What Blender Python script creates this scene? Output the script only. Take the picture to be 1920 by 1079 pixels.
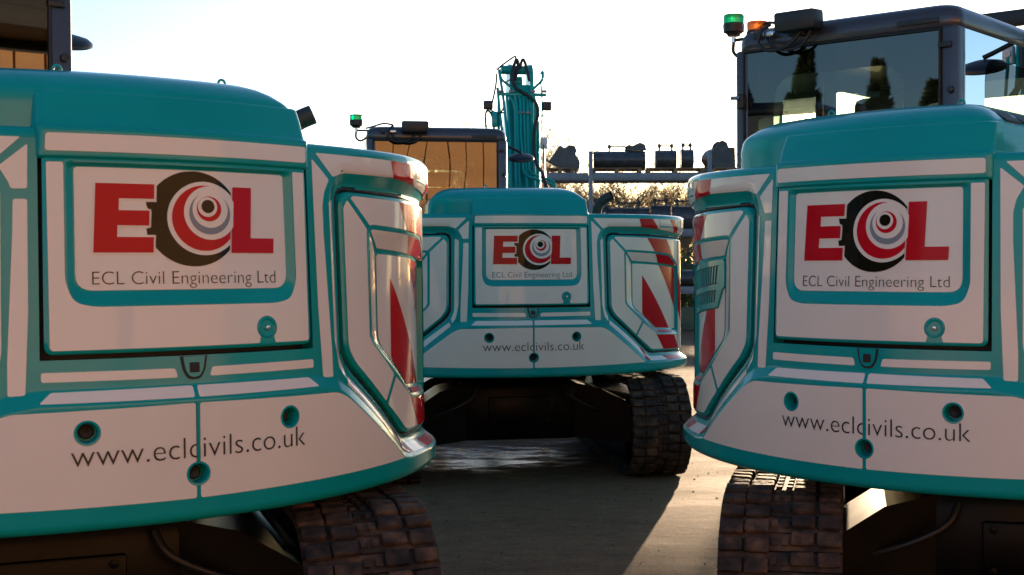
import bpy, bmesh, math, random
import numpy as np
from mathutils import Vector, Matrix, Euler
from mathutils.geometry import tessellate_polygon
random.seed(7); rng = np.random.default_rng(7)
PI = math.pi
sc = bpy.context.scene
for o in list(bpy.data.objects): bpy.data.objects.remove(o)
COL = sc.collection

# ------------------------------------------------------------------ camera
cam_d = bpy.data.cameras.new('camera'); cam = bpy.data.objects.new('camera', cam_d); COL.objects.link(cam)
cam_d.sensor_width = 36.0; cam_d.lens = 2445.67 / 1920 * 36
cam_d.shift_x = -153.18 / 1920; cam_d.clip_start = 0.05; cam_d.clip_end = 2000
cam.matrix_world = Matrix.Translation((0, 0, 1.5724)) @ Matrix.Rotation(PI/2 - 0.012953, 4, 'X') @ Matrix.Rotation(-0.00181, 4, 'Z')
cam_d.dof.use_dof = True; cam_d.dof.focus_distance = 7.0; cam_d.dof.aperture_fstop = 8.0
sc.camera = cam
# ------------------------------------------------------------------ sky and sun
SUN_AZ = math.radians(11.0)      # to the right of straight ahead (+Y)
SUN_EL = math.radians(5.0)
w = bpy.data.worlds.new('World'); sc.world = w; w.use_nodes = True
nt = w.node_tree; nt.nodes.clear()
sky = nt.nodes.new('ShaderNodeTexSky'); sky.sky_type = 'NISHITA'; sky.sun_disc = False
sky.sun_elevation = SUN_EL; sky.sun_rotation = SUN_AZ
sky.air_density = 0.80; sky.dust_density = 0.6; sky.ozone_density = 2.4
bg = nt.nodes.new('ShaderNodeBackground'); bg.inputs[1].default_value = 0.105
wo = nt.nodes.new('ShaderNodeOutputWorld')
nt.links.new(sky.outputs[0], bg.inputs[0]); nt.links.new(bg.outputs[0], wo.inputs[0])
sd = bpy.data.lights.new('sun', 'SUN'); sd.energy = 5.0; sd.angle = math.radians(0.5); sd.color = (1.0, 0.74, 0.48)
sun = bpy.data.objects.new('sun', sd); COL.objects.link(sun)
sdir = Vector((math.sin(SUN_AZ)*math.cos(SUN_EL), math.cos(SUN_AZ)*math.cos(SUN_EL), math.sin(SUN_EL)))
sun.rotation_euler = sdir.to_track_quat('Z', 'Y').to_euler(); sun.location = (5, 20, 20)
sc.view_settings.view_transform = 'Standard'; sc.view_settings.look = 'None'
sc.view_settings.exposure = 1.92; sc.view_settings.gamma = 1.0
sc.render.engine = 'CYCLES'

# ------------------------------------------------------------------ materials
def new_mat(name):
    m = bpy.data.materials.new(name); m.use_nodes = True
    return m, m.node_tree, m.node_tree.nodes['Principled BSDF']
def paint(name, col, rough=0.3, coat=0.0, metal=0.0, spec=0.5, bump=0.0, bscale=60, var=0.06, vscale=3.0):
    m, t, b = new_mat(name)
    tc = t.nodes.new('ShaderNodeTexCoord')
    n = t.nodes.new('ShaderNodeTexNoise'); n.inputs['Scale'].default_value = vscale; n.inputs['Detail'].default_value = 5
    t.links.new(tc.outputs['Object'], n.inputs['Vector'])
    mp = t.nodes.new('ShaderNodeMapRange'); mp.inputs[1].default_value = 0.3; mp.inputs[2].default_value = 0.7
    mp.inputs[3].default_value = 1 - var; mp.inputs[4].default_value = 1 + var
    t.links.new(n.outputs[0], mp.inputs[0])
    mx = t.nodes.new('ShaderNodeVectorMath'); mx.operation = 'SCALE'; mx.inputs[0].default_value = col
    t.links.new(mp.outputs[0], mx.inputs['Scale']); t.links.new(mx.outputs[0], b.inputs['Base Color'])
    rp = t.nodes.new('ShaderNodeMapRange'); rp.inputs[3].default_value = rough-min(.06, rough*.3); rp.inputs[4].default_value = rough+min(.06, rough*.3)
    t.links.new(n.outputs[0], rp.inputs[0]); t.links.new(rp.outputs[0], b.inputs['Roughness'])
    b.inputs['Metallic'].default_value = metal; b.inputs['Specular IOR Level'].default_value = spec
    b.inputs['Coat Weight'].default_value = coat; b.inputs['Coat Roughness'].default_value = 0.06
    if bump:
        n2 = t.nodes.new('ShaderNodeTexNoise'); n2.inputs['Scale'].default_value = bscale; n2.inputs['Detail'].default_value = 3
        t.links.new(tc.outputs['Object'], n2.inputs['Vector'])
        bp = t.nodes.new('ShaderNodeBump'); bp.inputs['Strength'].default_value = bump; bp.inputs['Distance'].default_value = 0.01
        t.links.new(n2.outputs[0], bp.inputs['Height']); t.links.new(bp.outputs[0], b.inputs['Normal'])
    return m
M = {}
M['teal'] = paint('teal_paint', (0.002, 0.31, 0.290), 0.17, coat=0.0, spec=.28, bump=0.015, bscale=9)
M['white'] = paint('white_vinyl', (0.79, 0.73, 0.62), 0.07, coat=0.0, spec=.22, bump=0.012, bscale=7, var=0.03)
M['red'] = paint('red_vinyl', (0.52, 0.008, 0.018), 0.10, coat=0.0, spec=.10, bump=0.012, bscale=7)
M['blackv'] = paint('black_vinyl', (0.010, 0.010, 0.006), 0.07, coat=0.0, spec=.13)
M['greyv'] = paint('grey_vinyl', (0.22, 0.25, 0.27), 0.22, coat=0.0, spec=.15)
M['ink'] = paint('black_lettering', (0.018, 0.017, 0.016), 0.4)
M['seal'] = paint('black_rubber_seal', (0.008, 0.008, 0.008), 0.6)
M['cabgrey'] = paint('dark_grey_cab_paint', (0.036, 0.036, 0.045), 0.33, coat=0.35, bump=0.02, bscale=12)
M['blackp'] = paint('black_plastic', (0.012, 0.012, 0.013), 0.45, bump=0.05, bscale=200)
M['chassis'] = paint('black_chassis_paint', (0.003, 0.003, 0.003), 0.36, coat=0.0, spec=.12, var=.3, vscale=6)
M['steel'] = paint('bright_steel', (0.6, 0.6, 0.6), 0.25, metal=1.0)
M['galv'] = paint('galvanised_steel', (0.17, 0.19, 0.21), 0.55, metal=0.4, var=.15, vscale=8)
M['hose'] = paint('black_hose', (0.012, 0.012, 0.012), 0.5)
M['exh'] = paint('exhaust_black', (0.02, 0.02, 0.02), 0.55, var=.3)
M['bucket'] = paint('dark_bucket_paint', (0.05, 0.05, 0.054), 0.45, var=.4, vscale=5, bump=.1, bscale=20)
M['wood'] = paint('pallet_wood', (0.22, 0.13, 0.06), 0.8, var=.3, vscale=6)
M['bark'] = paint('bare_bark', (0.17, 0.125, 0.08), 0.9, var=.3)
M['seat'] = paint('seat_fabric', (0.02, 0.02, 0.022), 0.8)
M['label'] = paint('pale_label', (0.6, 0.6, 0.6), 0.5)
M['yellow'] = paint('yellow_label', (0.6, 0.42, 0.03), 0.5)
M['concrete'] = paint('mossy_concrete', (0.10, 0.11, 0.06), 0.9, var=.4, vscale=2, bump=.2, bscale=15)
M['clad'] = paint('tan_cladding', (0.64, 0.35, 0.16), 0.7, var=.15, vscale=1.5, bump=.05, bscale=10)
M['bounce_brick'] = paint('bounce_wall_brick', (0.50, 0.27, 0.16), 0.85, var=.2, vscale=4, bump=.2, bscale=12)
M['roofm'] = paint('dark_roof', (0.03, 0.03, 0.03), 0.7)
M['leafd'] = paint('conifer_foliage', (0.035, 0.06, 0.022), 0.7, var=.5, vscale=1.2)
M['shrub'] = paint('shrub_leaves', (0.09, 0.13, 0.03), 0.6, var=.5, vscale=1.5)
M['chip'] = paint('mud_crumbs', (0.05, 0.035, 0.025), 0.9, var=.4)

def rubber():
    m, t, b = new_mat('muddy_rubber')
    tc = t.nodes.new('ShaderNodeTexCoord'); oi = t.nodes.new('ShaderNodeObjectInfo')
    ad = t.nodes.new('ShaderNodeVectorMath'); ad.operation = 'ADD'
    sm = t.nodes.new('ShaderNodeVectorMath'); sm.operation = 'SCALE'; sm.inputs[0].default_value = (37, 17, 9)
    t.links.new(oi.outputs['Random'], sm.inputs['Scale'])
    t.links.new(tc.outputs['Object'], ad.inputs[0]); t.links.new(sm.outputs[0], ad.inputs[1])
    n = t.nodes.new('ShaderNodeTexNoise'); n.inputs['Scale'].default_value = 9; n.inputs['Detail'].default_value = 8; n.inputs['Roughness'].default_value = .65
    t.links.new(ad.outputs[0], n.inputs['Vector'])
    cr = t.nodes.new('ShaderNodeValToRGB'); e = cr.color_ramp.elements
    e[0].position = .34; e[0].color = (.010, .010, .010, 1); e[1].position = .66; e[1].color = (.125, .072, .040, 1)
    k = e.new(.5); k.color = (.042, .029, .021, 1)
    t.links.new(n.outputs[0], cr.inputs[0]); t.links.new(cr.outputs[0], b.inputs['Base Color'])
    b.inputs['Roughness'].default_value = .8; b.inputs['Specular IOR Level'].default_value = .25
    bp = t.nodes.new('ShaderNodeBump'); bp.inputs['Strength'].default_value = .5; bp.inputs['Distance'].default_value = .01
    n3 = t.nodes.new('ShaderNodeTexNoise'); n3.inputs['Scale'].default_value = 45; n3.inputs['Detail'].default_value = 5
    t.links.new(ad.outputs[0], n3.inputs['Vector'])
    t.links.new(n3.outputs[0], bp.inputs['Height']); t.links.new(bp.outputs[0], b.inputs['Normal'])
    return m
M['rubber'] = rubber()
def glass(name, tint, refl):
    m, t, b = new_mat(name)
    out = t.nodes['Material Output']; t.nodes.remove(b)
    tr = t.nodes.new('ShaderNodeBsdfTransparent'); tr.inputs[0].default_value = (*tint, 1)
    gl = t.nodes.new('ShaderNodeBsdfGlossy'); gl.inputs['Roughness'].default_value = 0.01
    n = t.nodes.new('ShaderNodeTexNoise'); n.inputs['Scale'].default_value = 1.6; n.inputs['Detail'].default_value = 1
    tc = t.nodes.new('ShaderNodeTexCoord'); t.links.new(tc.outputs['Object'], n.inputs['Vector'])
    bp = t.nodes.new('ShaderNodeBump'); bp.inputs['Strength'].default_value = .15; bp.inputs['Distance'].default_value = .02
    t.links.new(n.outputs[0], bp.inputs['Height']); t.links.new(bp.outputs[0], gl.inputs['Normal'])
    fr = t.nodes.new('ShaderNodeFresnel'); fr.inputs[0].default_value = 1.5
    mp = t.nodes.new('ShaderNodeMapRange'); mp.inputs[1].default_value = 0.04; mp.inputs[2].default_value = 1
    mp.inputs[3].default_value = refl; mp.inputs[4].default_value = 1
    t.links.new(fr.outputs[0], mp.inputs[0])
    mx = t.nodes.new('ShaderNodeMixShader'); t.links.new(mp.outputs[0], mx.inputs[0])
    t.links.new(tr.outputs[0], mx.inputs[1]); t.links.new(gl.outputs[0], mx.inputs[2]); t.links.new(mx.outputs[0], out.inputs[0])
    return m
M['glass'] = glass('tinted_window_glass', (.70, .78, .64), .11)
M['frit'] = glass('dark_window_border', (.014, .018, .018), .11)
M['mirror'] = paint('mirror_glass', (.55, .6, .6), .05, metal=1.0)
def lens(name, col):
    m, t, b = new_mat(name); b.inputs['Base Color'].default_value = (*col, 1); b.inputs['Roughness'].default_value = .15
    b.inputs['Transmission Weight'].default_value = .45; b.inputs['IOR'].default_value = 1.4
    return m
M['green'] = lens('green_lens', (.0, .55, .17)); M['orange'] = lens('orange_lens', (.95, .2, .01))

def ground_mat():
    m, t, b = new_mat('wet_concrete_yard')
    L = t.links.new
    tc = t.nodes.new('ShaderNodeTexCoord')
    def noise(scale, det, rough=.55, vec=None):
        n = t.nodes.new('ShaderNodeTexNoise'); n.inputs['Scale'].default_value = scale; n.inputs['Detail'].default_value = det
        n.inputs['Roughness'].default_value = rough; L(vec or tc.outputs['Object'], n.inputs['Vector']); return n
    def math_(op, a, bb, clamp=False):
        n = t.nodes.new('ShaderNodeMath'); n.operation = op; n.use_clamp = clamp
        for i, v in enumerate((a, bb)):
            if isinstance(v, (int, float)): n.inputs[i].default_value = v
            else: L(v, n.inputs[i])
        return n.outputs[0]
    def ramp(v, a, bb):
        n = t.nodes.new('ShaderNodeMapRange'); n.inputs[1].default_value = a; n.inputs[2].default_value = bb; L(v, n.inputs[0]); return n.outputs[0]
    stretch = t.nodes.new('ShaderNodeMapping'); stretch.inputs['Scale'].default_value = (0.7, 1.6, 1); L(tc.outputs['Object'], stretch.inputs[0])
    big = noise(.9, 6, .6, stretch.outputs[0]); mid = noise(7, 10, .78, stretch.outputs[0]); fine = noise(90, 4, .7)
    cr = t.nodes.new('ShaderNodeValToRGB'); e = cr.color_ramp.elements
    e[0].position = .36; e[0].color = (.115, .068, .039, 1); e[1].position = .62; e[1].color = (.29, .165, .09, 1)
    L(math_('ADD', math_('MULTIPLY', big.outputs[0], .5), math_('MULTIPLY', mid.outputs[0], .5)), cr.inputs[0])
    # standing water: a stain with its own shape round x=-0.8, y=10.4
    sep = t.nodes.new('ShaderNodeSeparateXYZ'); L(tc.outputs['Object'], sep.inputs[0])
    dx = math_('MULTIPLY', math_('ADD', sep.outputs[0], 0.95), .62); dy = math_('MULTIPLY', math_('ADD', sep.outputs[1], -10.9), .60)
    rad = math_('SQRT', math_('ADD', math_('MULTIPLY', dx, dx), math_('MULTIPLY', dy, dy)), 0)
    wetn = noise(2.2, 10, .72, stretch.outputs[0])
    wet = ramp(math_('ADD', math_('SUBTRACT', .58, rad), math_('MULTIPLY', math_('SUBTRACT', wetn.outputs[0], .5), 3.6)), .0, .50)
    damp = ramp(big.outputs[0], .50, .60)
    wet2 = math_('MAXIMUM', wet, math_('MULTIPLY', damp, .28))
    dark = t.nodes.new('ShaderNodeMix'); dark.data_type = 'RGBA'; dark.blend_type = 'MULTIPLY'
    L(wet2, dark.inputs[0]); L(cr.outputs[0], dark.inputs[6]); dark.inputs[7].default_value = (.30, .28, .27, 1)
    sp = noise(160, 2, .5); spk = ramp(sp.outputs[0], .57, .66)
    dk = t.nodes.new('ShaderNodeMix'); dk.data_type = 'RGBA'; dk.blend_type = 'MULTIPLY'
    L(math_('MULTIPLY', spk, .55), dk.inputs[0]); L(dark.outputs[2], dk.inputs[6]); dk.inputs[7].default_value = (.35, .33, .3, 1)
    gr = noise(38, 6, .75); grm = t.nodes.new('ShaderNodeMapRange'); grm.inputs[1].default_value = .3; grm.inputs[2].default_value = .7; grm.inputs[3].default_value = .62; grm.inputs[4].default_value = 1.32; L(gr.outputs[0], grm.inputs[0])
    fin = t.nodes.new('ShaderNodeVectorMath'); fin.operation = 'SCALE'; L(dk.outputs[2], fin.inputs[0]); L(grm.outputs[0], fin.inputs['Scale'])
    L(fin.outputs[0], b.inputs['Base Color'])
    sg_ = t.nodes.new('ShaderNodeMapRange'); sg_.inputs[3].default_value = .05; sg_.inputs[4].default_value = .5; L(wet, sg_.inputs[0]); L(sg_.outputs[0], b.inputs['Specular IOR Level'])
    rg = t.nodes.new('ShaderNodeMapRange'); rg.inputs[3].default_value = .85; rg.inputs[4].default_value = .10; L(math_('MAXIMUM', wet, math_('MULTIPLY', damp, .10)), rg.inputs[0]); L(rg.outputs[0], b.inputs['Roughness'])
    bp = t.nodes.new('ShaderNodeBump'); bp.inputs['Distance'].default_value = .012
    st = t.nodes.new('ShaderNodeMapRange'); st.inputs[3].default_value = .8; st.inputs[4].default_value = .13; L(wet, st.inputs[0]); L(st.outputs[0], bp.inputs['Strength'])
    L(math_('ADD', math_('MULTIPLY', fine.outputs[0], .5), mid.outputs[0]), bp.inputs['Height']); L(bp.outputs[0], b.inputs['Normal'])
    return m
M['ground'] = ground_mat()

# ------------------------------------------------------------------ object helpers
def finish(name, me, mat, parent, smooth=None):
    me.materials.append(M[mat] if isinstance(mat, str) else mat)
    if smooth is not None:
        me.polygons.foreach_set('use_smooth', [True]*len(me.polygons))
        if smooth < 179: me.set_sharp_from_angle(angle=math.radians(smooth))
    o = bpy.data.objects.new(name, me); COL.objects.link(o)
    if parent is not None: o.parent = parent
    return o
def empty(name, loc=(0, 0, 0), rz=0, label=None, cat=None, group=None):
    o = bpy.data.objects.new(name, None); COL.objects.link(o); o.location = loc; o.rotation_euler = (0, 0, rz)
    o.empty_display_size = .2
    tag(o, label, cat, group); return o
def tag(o, label=None, cat=None, group=None, kind=None):
    if label: o['label'] = label
    if cat: o['category'] = cat
    if group: o['group'] = group
    if kind: o['kind'] = kind
    return o
class MB:
    def __init__(s): s.v = []; s.f = []
    def add(s, V, F):
        n = len(s.v); s.v += [tuple(p) for p in V]; s.f += [tuple(i+n for i in f) for f in F]; return s
    def box(s, c, d, rot=None, bev=0.0):
        bm = bmesh.new(); bmesh.ops.create_cube(bm, size=1.0)
        for v in bm.verts: v.co = Vector((v.co.x*d[0], v.co.y*d[1], v.co.z*d[2]))
        if bev > 0: bmesh.ops.bevel(bm, geom=bm.edges[:], offset=bev, segments=2, affect='EDGES', profile=.5)
        R = Euler(rot).to_matrix() if rot else Matrix.Identity(3)
        bm.verts.index_update()
        V = [R @ v.co + Vector(c) for v in bm.verts]; F = [[v.index for v in f.verts] for f in bm.faces]; bm.free()
        return s.add(V, F)
    def tube(s, P, r, n=8, cap=True):
        P = [Vector(p) for p in P]; rr = r if isinstance(r, (list, tuple)) else [r]*len(P)
        V = []; F = []; up = None
        for i, p in enumerate(P):
            t = (P[min(i+1, len(P)-1)] - P[max(i-1, 0)]).normalized()
            if up is None:
                up = t.orthogonal().normalized()
            up = (up - t*up.dot(t)); up = up.normalized() if up.length > 1e-6 else t.orthogonal().normalized()
            sd_ = t.cross(up)
            for k in range(n):
                a = 2*PI*k/n; V.append(p + (up*math.cos(a) + sd_*math.sin(a))*rr[i])
        for i in range(len(P)-1):
            for k in range(n):
                F.append((i*n+k, i*n+(k+1) % n, (i+1)*n+(k+1) % n, (i+1)*n+k))
        if cap: F.append(tuple(range(n-1, -1, -1))); F.append(tuple((len(P)-1)*n+k for k in range(n)))
        return s.add(V, F)
    def prism(s, poly, z0, z1, fn=None):
        """poly in 2D extruded between z0 and z1; fn maps (a,b,z)->xyz"""
        fn = fn or (lambda a, b, z: (a, b, z)); n = len(poly)
        V = [fn(p[0], p[1], z0) for p in poly] + [fn(p[0], p[1], z1) for p in poly]
        F = [(i, (i+1) % n, n+(i+1) % n, n+i) for i in range(n)]
        tr = tessellate_polygon([[Vector((p[0], p[1], 0)) for p in poly]])
        for t in tr: F.append(tuple(t)); F.append(tuple(n+i for i in reversed(t)))
        return s.add(V, F)
    def lathe(s, c, axis, prof, n=24):
        """prof: list of (radius, height along axis)"""
        ax = Vector(axis).normalized(); u = ax.orthogonal().normalized(); w_ = ax.cross(u); V = []; F = []
        for r, h in prof:
            for k in range(n):
                a = 2*PI*k/n; V.append(Vector(c) + ax*h + (u*math.cos(a)+w_*math.sin(a))*r)
        for i in range(len(prof)-1):
            for k in range(n): F.append((i*n+k, i*n+(k+1) % n, (i+1)*n+(k+1) % n, (i+1)*n+k))
        return s.add(V, F)
    def mesh(s, name):
        me = bpy.data.meshes.new(name); me.from_pydata(s.v, [], s.f); me.validate(clean_customdata=False)
        bm = bmesh.new(); bm.from_mesh(me); bmesh.ops.recalc_face_normals(bm, faces=bm.faces[:]); bm.to_mesh(me); bm.free()
        me.update(); return me
    def build(s, name, mat, parent=None, smooth=40): return finish(name, s.mesh(name), mat, parent, smooth)
def smoothpath(P, k=6):
    P = [Vector(p) for p in P]; out = []
    for i in range(len(P)-1):
        a = P[max(i-1, 0)]; b = P[i]; c = P[i+1]; d = P[min(i+2, len(P)-1)]
        for j in range(k):
            t = j/k
            out.append(.5*((2*b)+(c-a)*t+(2*a-5*b+4*c-d)*t*t+(3*b-a-3*c+d)*t**3))
    return out+[P[-1]]
def bendpath(P, r=.03, k=4):
    P = [Vector(p) for p in P]; out = [P[0]]
    for i in range(1, len(P)-1):
        a = (P[i-1]-P[i]); c = (P[i+1]-P[i]); rr = min(r, a.length*.45, c.length*.45)
        A = P[i]+a.normalized()*rr; C = P[i]+c.normalized()*rr
        for j in range(k+1):
            t = j/k; out.append(A*(1-t)**2+P[i]*2*t*(1-t)+C*t*t)
    return out+[P[-1]]

# ------------------------------------------------------------------ the tail surface: (s, z, d) -> xyz
R0 = 1.49; SC = 1.66; RC = 0.12
TH = SC/R0; PX, PY = R0*math.sin(TH), -R0*math.cos(TH)
CX, CYc = PX-RC*math.sin(TH), PY+RC*math.cos(TH); LC = RC*(PI/2-TH)
def curve(s):
    s = np.asarray(s, float); a = np.abs(s); sg = np.where(s < 0, -1.0, 1.0)
    th = np.minimum(a, SC)/R0; th2 = TH+np.clip(a-SC, 0, LC)/RC
    ang = np.where(a <= SC, th, th2)
    x = np.where(a <= SC, R0*np.sin(th), CX+RC*np.sin(th2)); y = np.where(a <= SC, -R0*np.cos(th), CYc-RC*np.cos(th2))
    y = y+np.clip(a-SC-LC, 0, None)
    return sg*x, y, sg*np.sin(ang), -np.cos(ang)
def S(s, z, d):
    x, y, nx, ny = curve(s); z = np.asarray(z, float)
    dd = np.asarray(d, float)-.042*np.clip(z-1.2, 0, None)*np.clip((1.05-np.abs(np.asarray(s, float)))/.5, 0, 1)
    return np.stack([x+nx*dd, y+ny*dd, z+np.zeros_like(x)], -1)
def sdf(P, poly):
    """signed distance (negative inside), vectorised. P (n,2)"""
    P = np.asarray(P, float); A = np.asarray(poly, float); B = np.roll(A, -1, 0)
    d2 = np.full(len(P), 1e9); ins = np.zeros(len(P), bool)
    for a, b in zip(A, B):
        e = b-a; w_ = P-a; t = np.clip((w_@e)/max(e@e, 1e-12), 0, 1)
        d2 = np.minimum(d2, ((w_-t[:, None]*e)**2).sum(1))
        c = ((a[1] <= P[:, 1]) != (b[1] <= P[:, 1]))
        with np.errstate(divide='ignore', invalid='ignore'):
            xi = a[0]+(P[:, 1]-a[1])*(b[0]-a[0])/(b[1]-a[1])
        ins ^= c & (P[:, 0] < xi)
    d = np.sqrt(d2); return np.where(ins, -d, d)
def rp(pts, r=.01, k=5):
    """round the corners of a polygon; a point may carry its own radius as third value"""
    out = []; n = len(pts)
    for i in range(n):
        p = Vector(pts[i][:2]); rr = pts[i][2] if len(pts[i]) > 2 else r
        a = Vector(pts[i-1][:2])-p; c = Vector(pts[(i+1) % n][:2])-p
        rr = min(rr, a.length*.45, c.length*.45)
        if rr < 1e-4: out.append(tuple(p)); continue
        A = p+a.normalized()*rr; C = p+c.normalized()*rr
        for j in range(k+1):
            t = j/k; q = A*(1-t)**2+p*2*t*(1-t)+C*t*t; out.append((q.x, q.y))
    return out
def circ(c, r, n=40): return [(c[0]+r*math.cos(2*PI*i/n), c[1]+r*math.sin(2*PI*i/n)) for i in range(n)]
def mir(p): return [(-q[0],)+tuple(q[1:]) for q in reversed(p)]
def tris_of(outer, holes=()):
    loops = [[Vector((p[0], p[1], 0)) for p in outer]]+[[Vector((p[0], p[1], 0)) for p in h] for h in holes]
    flat = [tuple(v)[:2] for l in loops for v in l]
    return [[flat[i] for i in t] for t in tessellate_polygon(loops)]
def clipc(poly, conv):
    """clip polygon by convex polygon (any winding)"""
    ar = sum(conv[i-1][0]*conv[i][1]-conv[i][0]*conv[i-1][1] for i in range(len(conv)))
    if ar < 0: conv = conv[::-1]
    for i in range(len(conv)):
        a, b = conv[i-1], conv[i]; out = []
        f = lambda p: (b[0]-a[0])*(p[1]-a[1])-(b[1]-a[1])*(p[0]-a[0])
        for j in range(len(poly)):
            p, q = poly[j-1], poly[j]; fp, fq = f(p), f(q)
            if fp*fq < 0: t = fp/(fp-fq); out.append((p[0]+t*(q[0]-p[0]), p[1]+t*(q[1]-p[1])))
            if fq >= 0: out.append(q)
        poly = out
        if len(poly) < 3: return []
    return poly
def sheet_mesh(name, outer, dfun, holes=(), cell=.03, clip=None, skirt=0.0, cz=None):
    cz = cz or cell
    tr = tris_of(outer, holes)
    if clip:
        t2 = []
        for t in tr:
            c = clipc(t, clip)
            for i in range(1, len(c)-1): t2.append([c[0], c[i], c[i+1]])
        tr = t2
    if not tr: return None
    P = np.array([p for t in tr for p in t]); s0, z0 = P.min(0); s1, z1 = P.max(0)
    ns = max(1, math.ceil((s1-s0)/cell)); nz = max(1, math.ceil((z1-z0)/cz)); hs = (s1-s0)/ns; hz = (z1-z0)/nz
    inside = None
    if not clip:
        gs, gz = np.meshgrid(s0+(np.arange(ns)+.5)*hs, z0+(np.arange(nz)+.5)*hz, indexing='ij')
        D = sdf(np.stack([gs.ravel(), gz.ravel()], 1), outer)
        for h in holes: D = np.maximum(D, -sdf(np.stack([gs.ravel(), gz.ravel()], 1), h))
        D = D.reshape(ns, nz); inside = D < -.5*math.hypot(hs, hz)-1e-6; outside = D > .5*math.hypot(hs, hz)+1e-6
    key = {}; V = []; F = []
    def vid(p):
        k = (round(p[0]*2e5), round(p[1]*2e5))
        if k not in key: key[k] = len(V); V.append(p)
        return key[k]
    done = set()
    if inside is not None:
        for i, j in zip(*np.nonzero(inside)):
            a, b = s0+i*hs, s0+(i+1)*hs; c, d = z0+j*hz, z0+(j+1)*hz
            F.append((vid((a, c)), vid((b, c)), vid((b, d)), vid((a, d))))
    for t in tr:
        xs = [p[0] for p in t]; ys = [p[1] for p in t]
        for i in range(max(0, int((min(xs)-s0)/hs)), min(ns, int((max(xs)-s0)/hs)+1)):
            for j in range(max(0, int((min(ys)-z0)/hz)), min(nz, int((max(ys)-z0)/hz)+1)):
                if inside is not None and (inside[i, j] or outside[i, j]): continue
                a, b = s0+i*hs, s0+(i+1)*hs; c, d = z0+j*hz, z0+(j+1)*hz
                q = clipc(t, [(a, c), (b, c), (b, d), (a, d)])
                if len(q) >= 3:
                    ids = []
                    for p in q:
                        k = vid(p)
                        if not ids or ids[-1] != k: ids.append(k)
                    if ids and ids[0] == ids[-1]: ids.pop()
                    if len(set(ids)) >= 3 and len(set(ids)) == len(ids): F.append(tuple(ids))
    V = np.array(V); d = dfun(V) if callable(dfun) else np.full(len(V), dfun)
    X = S(V[:, 0], V[:, 1], d)
    me = bpy.data.meshes.new(name); me.from_pydata(X.tolist(), [], F)
    bm = bmesh.new(); bm.from_mesh(me)
    bmesh.ops.recalc_face_normals(bm, faces=bm.faces[:])
    bm.normal_update()
    x, y, nx, ny = curve(V[:, 0].mean())
    tot = sum((f.normal.x*float(nx)+f.normal.y*float(ny))*f.calc_area() for f in bm.faces)
    if tot < 0: bmesh.ops.reverse_faces(bm, faces=bm.faces[:])
    if skirt:
        ed = [e for e in bm.edges if len(e.link_faces) == 1]
        r = bmesh.ops.extrude_edge_only(bm, edges=ed)
        for v in [g for g in r['geom'] if isinstance(g, bmesh.types.BMVert)]:
            th = math.atan2(v.co.x, -v.co.y); v.co.x -= math.sin(th)*skirt; v.co.y += math.cos(th)*skirt
    bm.to_mesh(me); bm.free(); me.update(); return me
def sheet(name, mat, parent, outer, dfun, smooth=50, **k):
    me = sheet_mesh(name, outer, dfun, **k)
    return finish(name, me, mat, parent, smooth) if me else None

# depth functions ---------------------------------------------------------
PATH = [(0, 1.174), (.445, 1.174), (.535, 1.158), (.585, 1.130), (.945, .880), (1.02, .870), (2.6, .858)]
BLOCK = PATH+[(2.6, .5), (-2.6, .5)]+[(-a, b) for a, b in reversed(PATH[1:])]
OPEN = rp([(.600, 1.860, .07), (1.0, 1.853, .1), (1.5, 1.842, .1), (1.8, 1.826, .1), (2.18, 1.815, .03), (2.18, .916, .03), (1.5, .918, .1), (1.04, .930, .05), (.645, 1.213, .06), (.600, 1.275, .06)], k=6)
PANEL = rp([(.626, 1.836, .06), (1.0, 1.831, .1), (1.5, 1.819, .1), (1.8, 1.803, .1), (2.155, 1.795, .03), (2.155, .936, .03), (1.5, .941, .1), (1.060, .951, .06), (.672, 1.228, .06), (.626, 1.29, .06)], k=6)
HOLES = [(.316, 1.092), (-.316, 1.092), (0, .946)]
def ab(V): return np.stack([np.abs(V[:, 0]), V[:, 1]], 1)
def d_cw(V):
    A = ab(V)
    d = .024*(1-np.clip(sdf(A, BLOCK)/.042, 0, 1))
    so = sdf(A, OPEN)
    return d-.036*np.clip(1-so/.052, 0, 1)
G1 = rp([(.786, 1.717, .03), (1.083, 1.707, .1), (1.361, 1.690, .05), (1.50, 1.632, .03), (1.565, 1.586, .01), (1.565, 1.071, .01), (1.16, 1.088, .05), (.80, 1.308, .03), (.783, 1.335, .03)])
G2 = rp([(.870, 1.636, .03), (1.19, 1.620, .1), (1.56, 1.594, .02), (1.562, 1.102, .01), (1.17, 1.122, .04), (.90, 1.280, .03), (.870, 1.315, .03)])
def d_pan(V):
    A = ab(V); a = np.maximum(0, -sdf(A, G1)); b = np.maximum(0, sdf(A, G2))
    t = np.where(a > 0, a/np.maximum(a+b, 1e-6), 0)
    e = np.clip(1+sdf(A, PANEL)/.010, 0, 1)
    return -.024-.026*t-.008*e*e
U1 = rp([(-.362, 1.93), (.362, 1.93), (.362, 1.466, .06), (-.362, 1.466, .06)])
U2 = rp([(-.345, 1.93), (.345, 1.93), (.345, 1.502, .05), (-.345, 1.502, .05)])
DOOR = rp([(-.428, 1.905, .004), (.428, 1.905, .004), (.428, 1.321, .028), (-.428, 1.321, .028)])
def d_door(V):
    a = np.maximum(0, -sdf(V, U1)); b = np.maximum(0, sdf(V, U2)); t = np.where(a > 0, a/np.maximum(a+b, 1e-6), 0)
    top = np.clip((V[:, 1]-1.874)/.012, 0, 1)
    e = np.clip(1+sdf(V, DOOR)/.010, 0, 1)
    return .010-.015*t*(1-top)-.007*e*e
DEC = .0016
def over(f, h): return lambda V: f(V)+h

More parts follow.
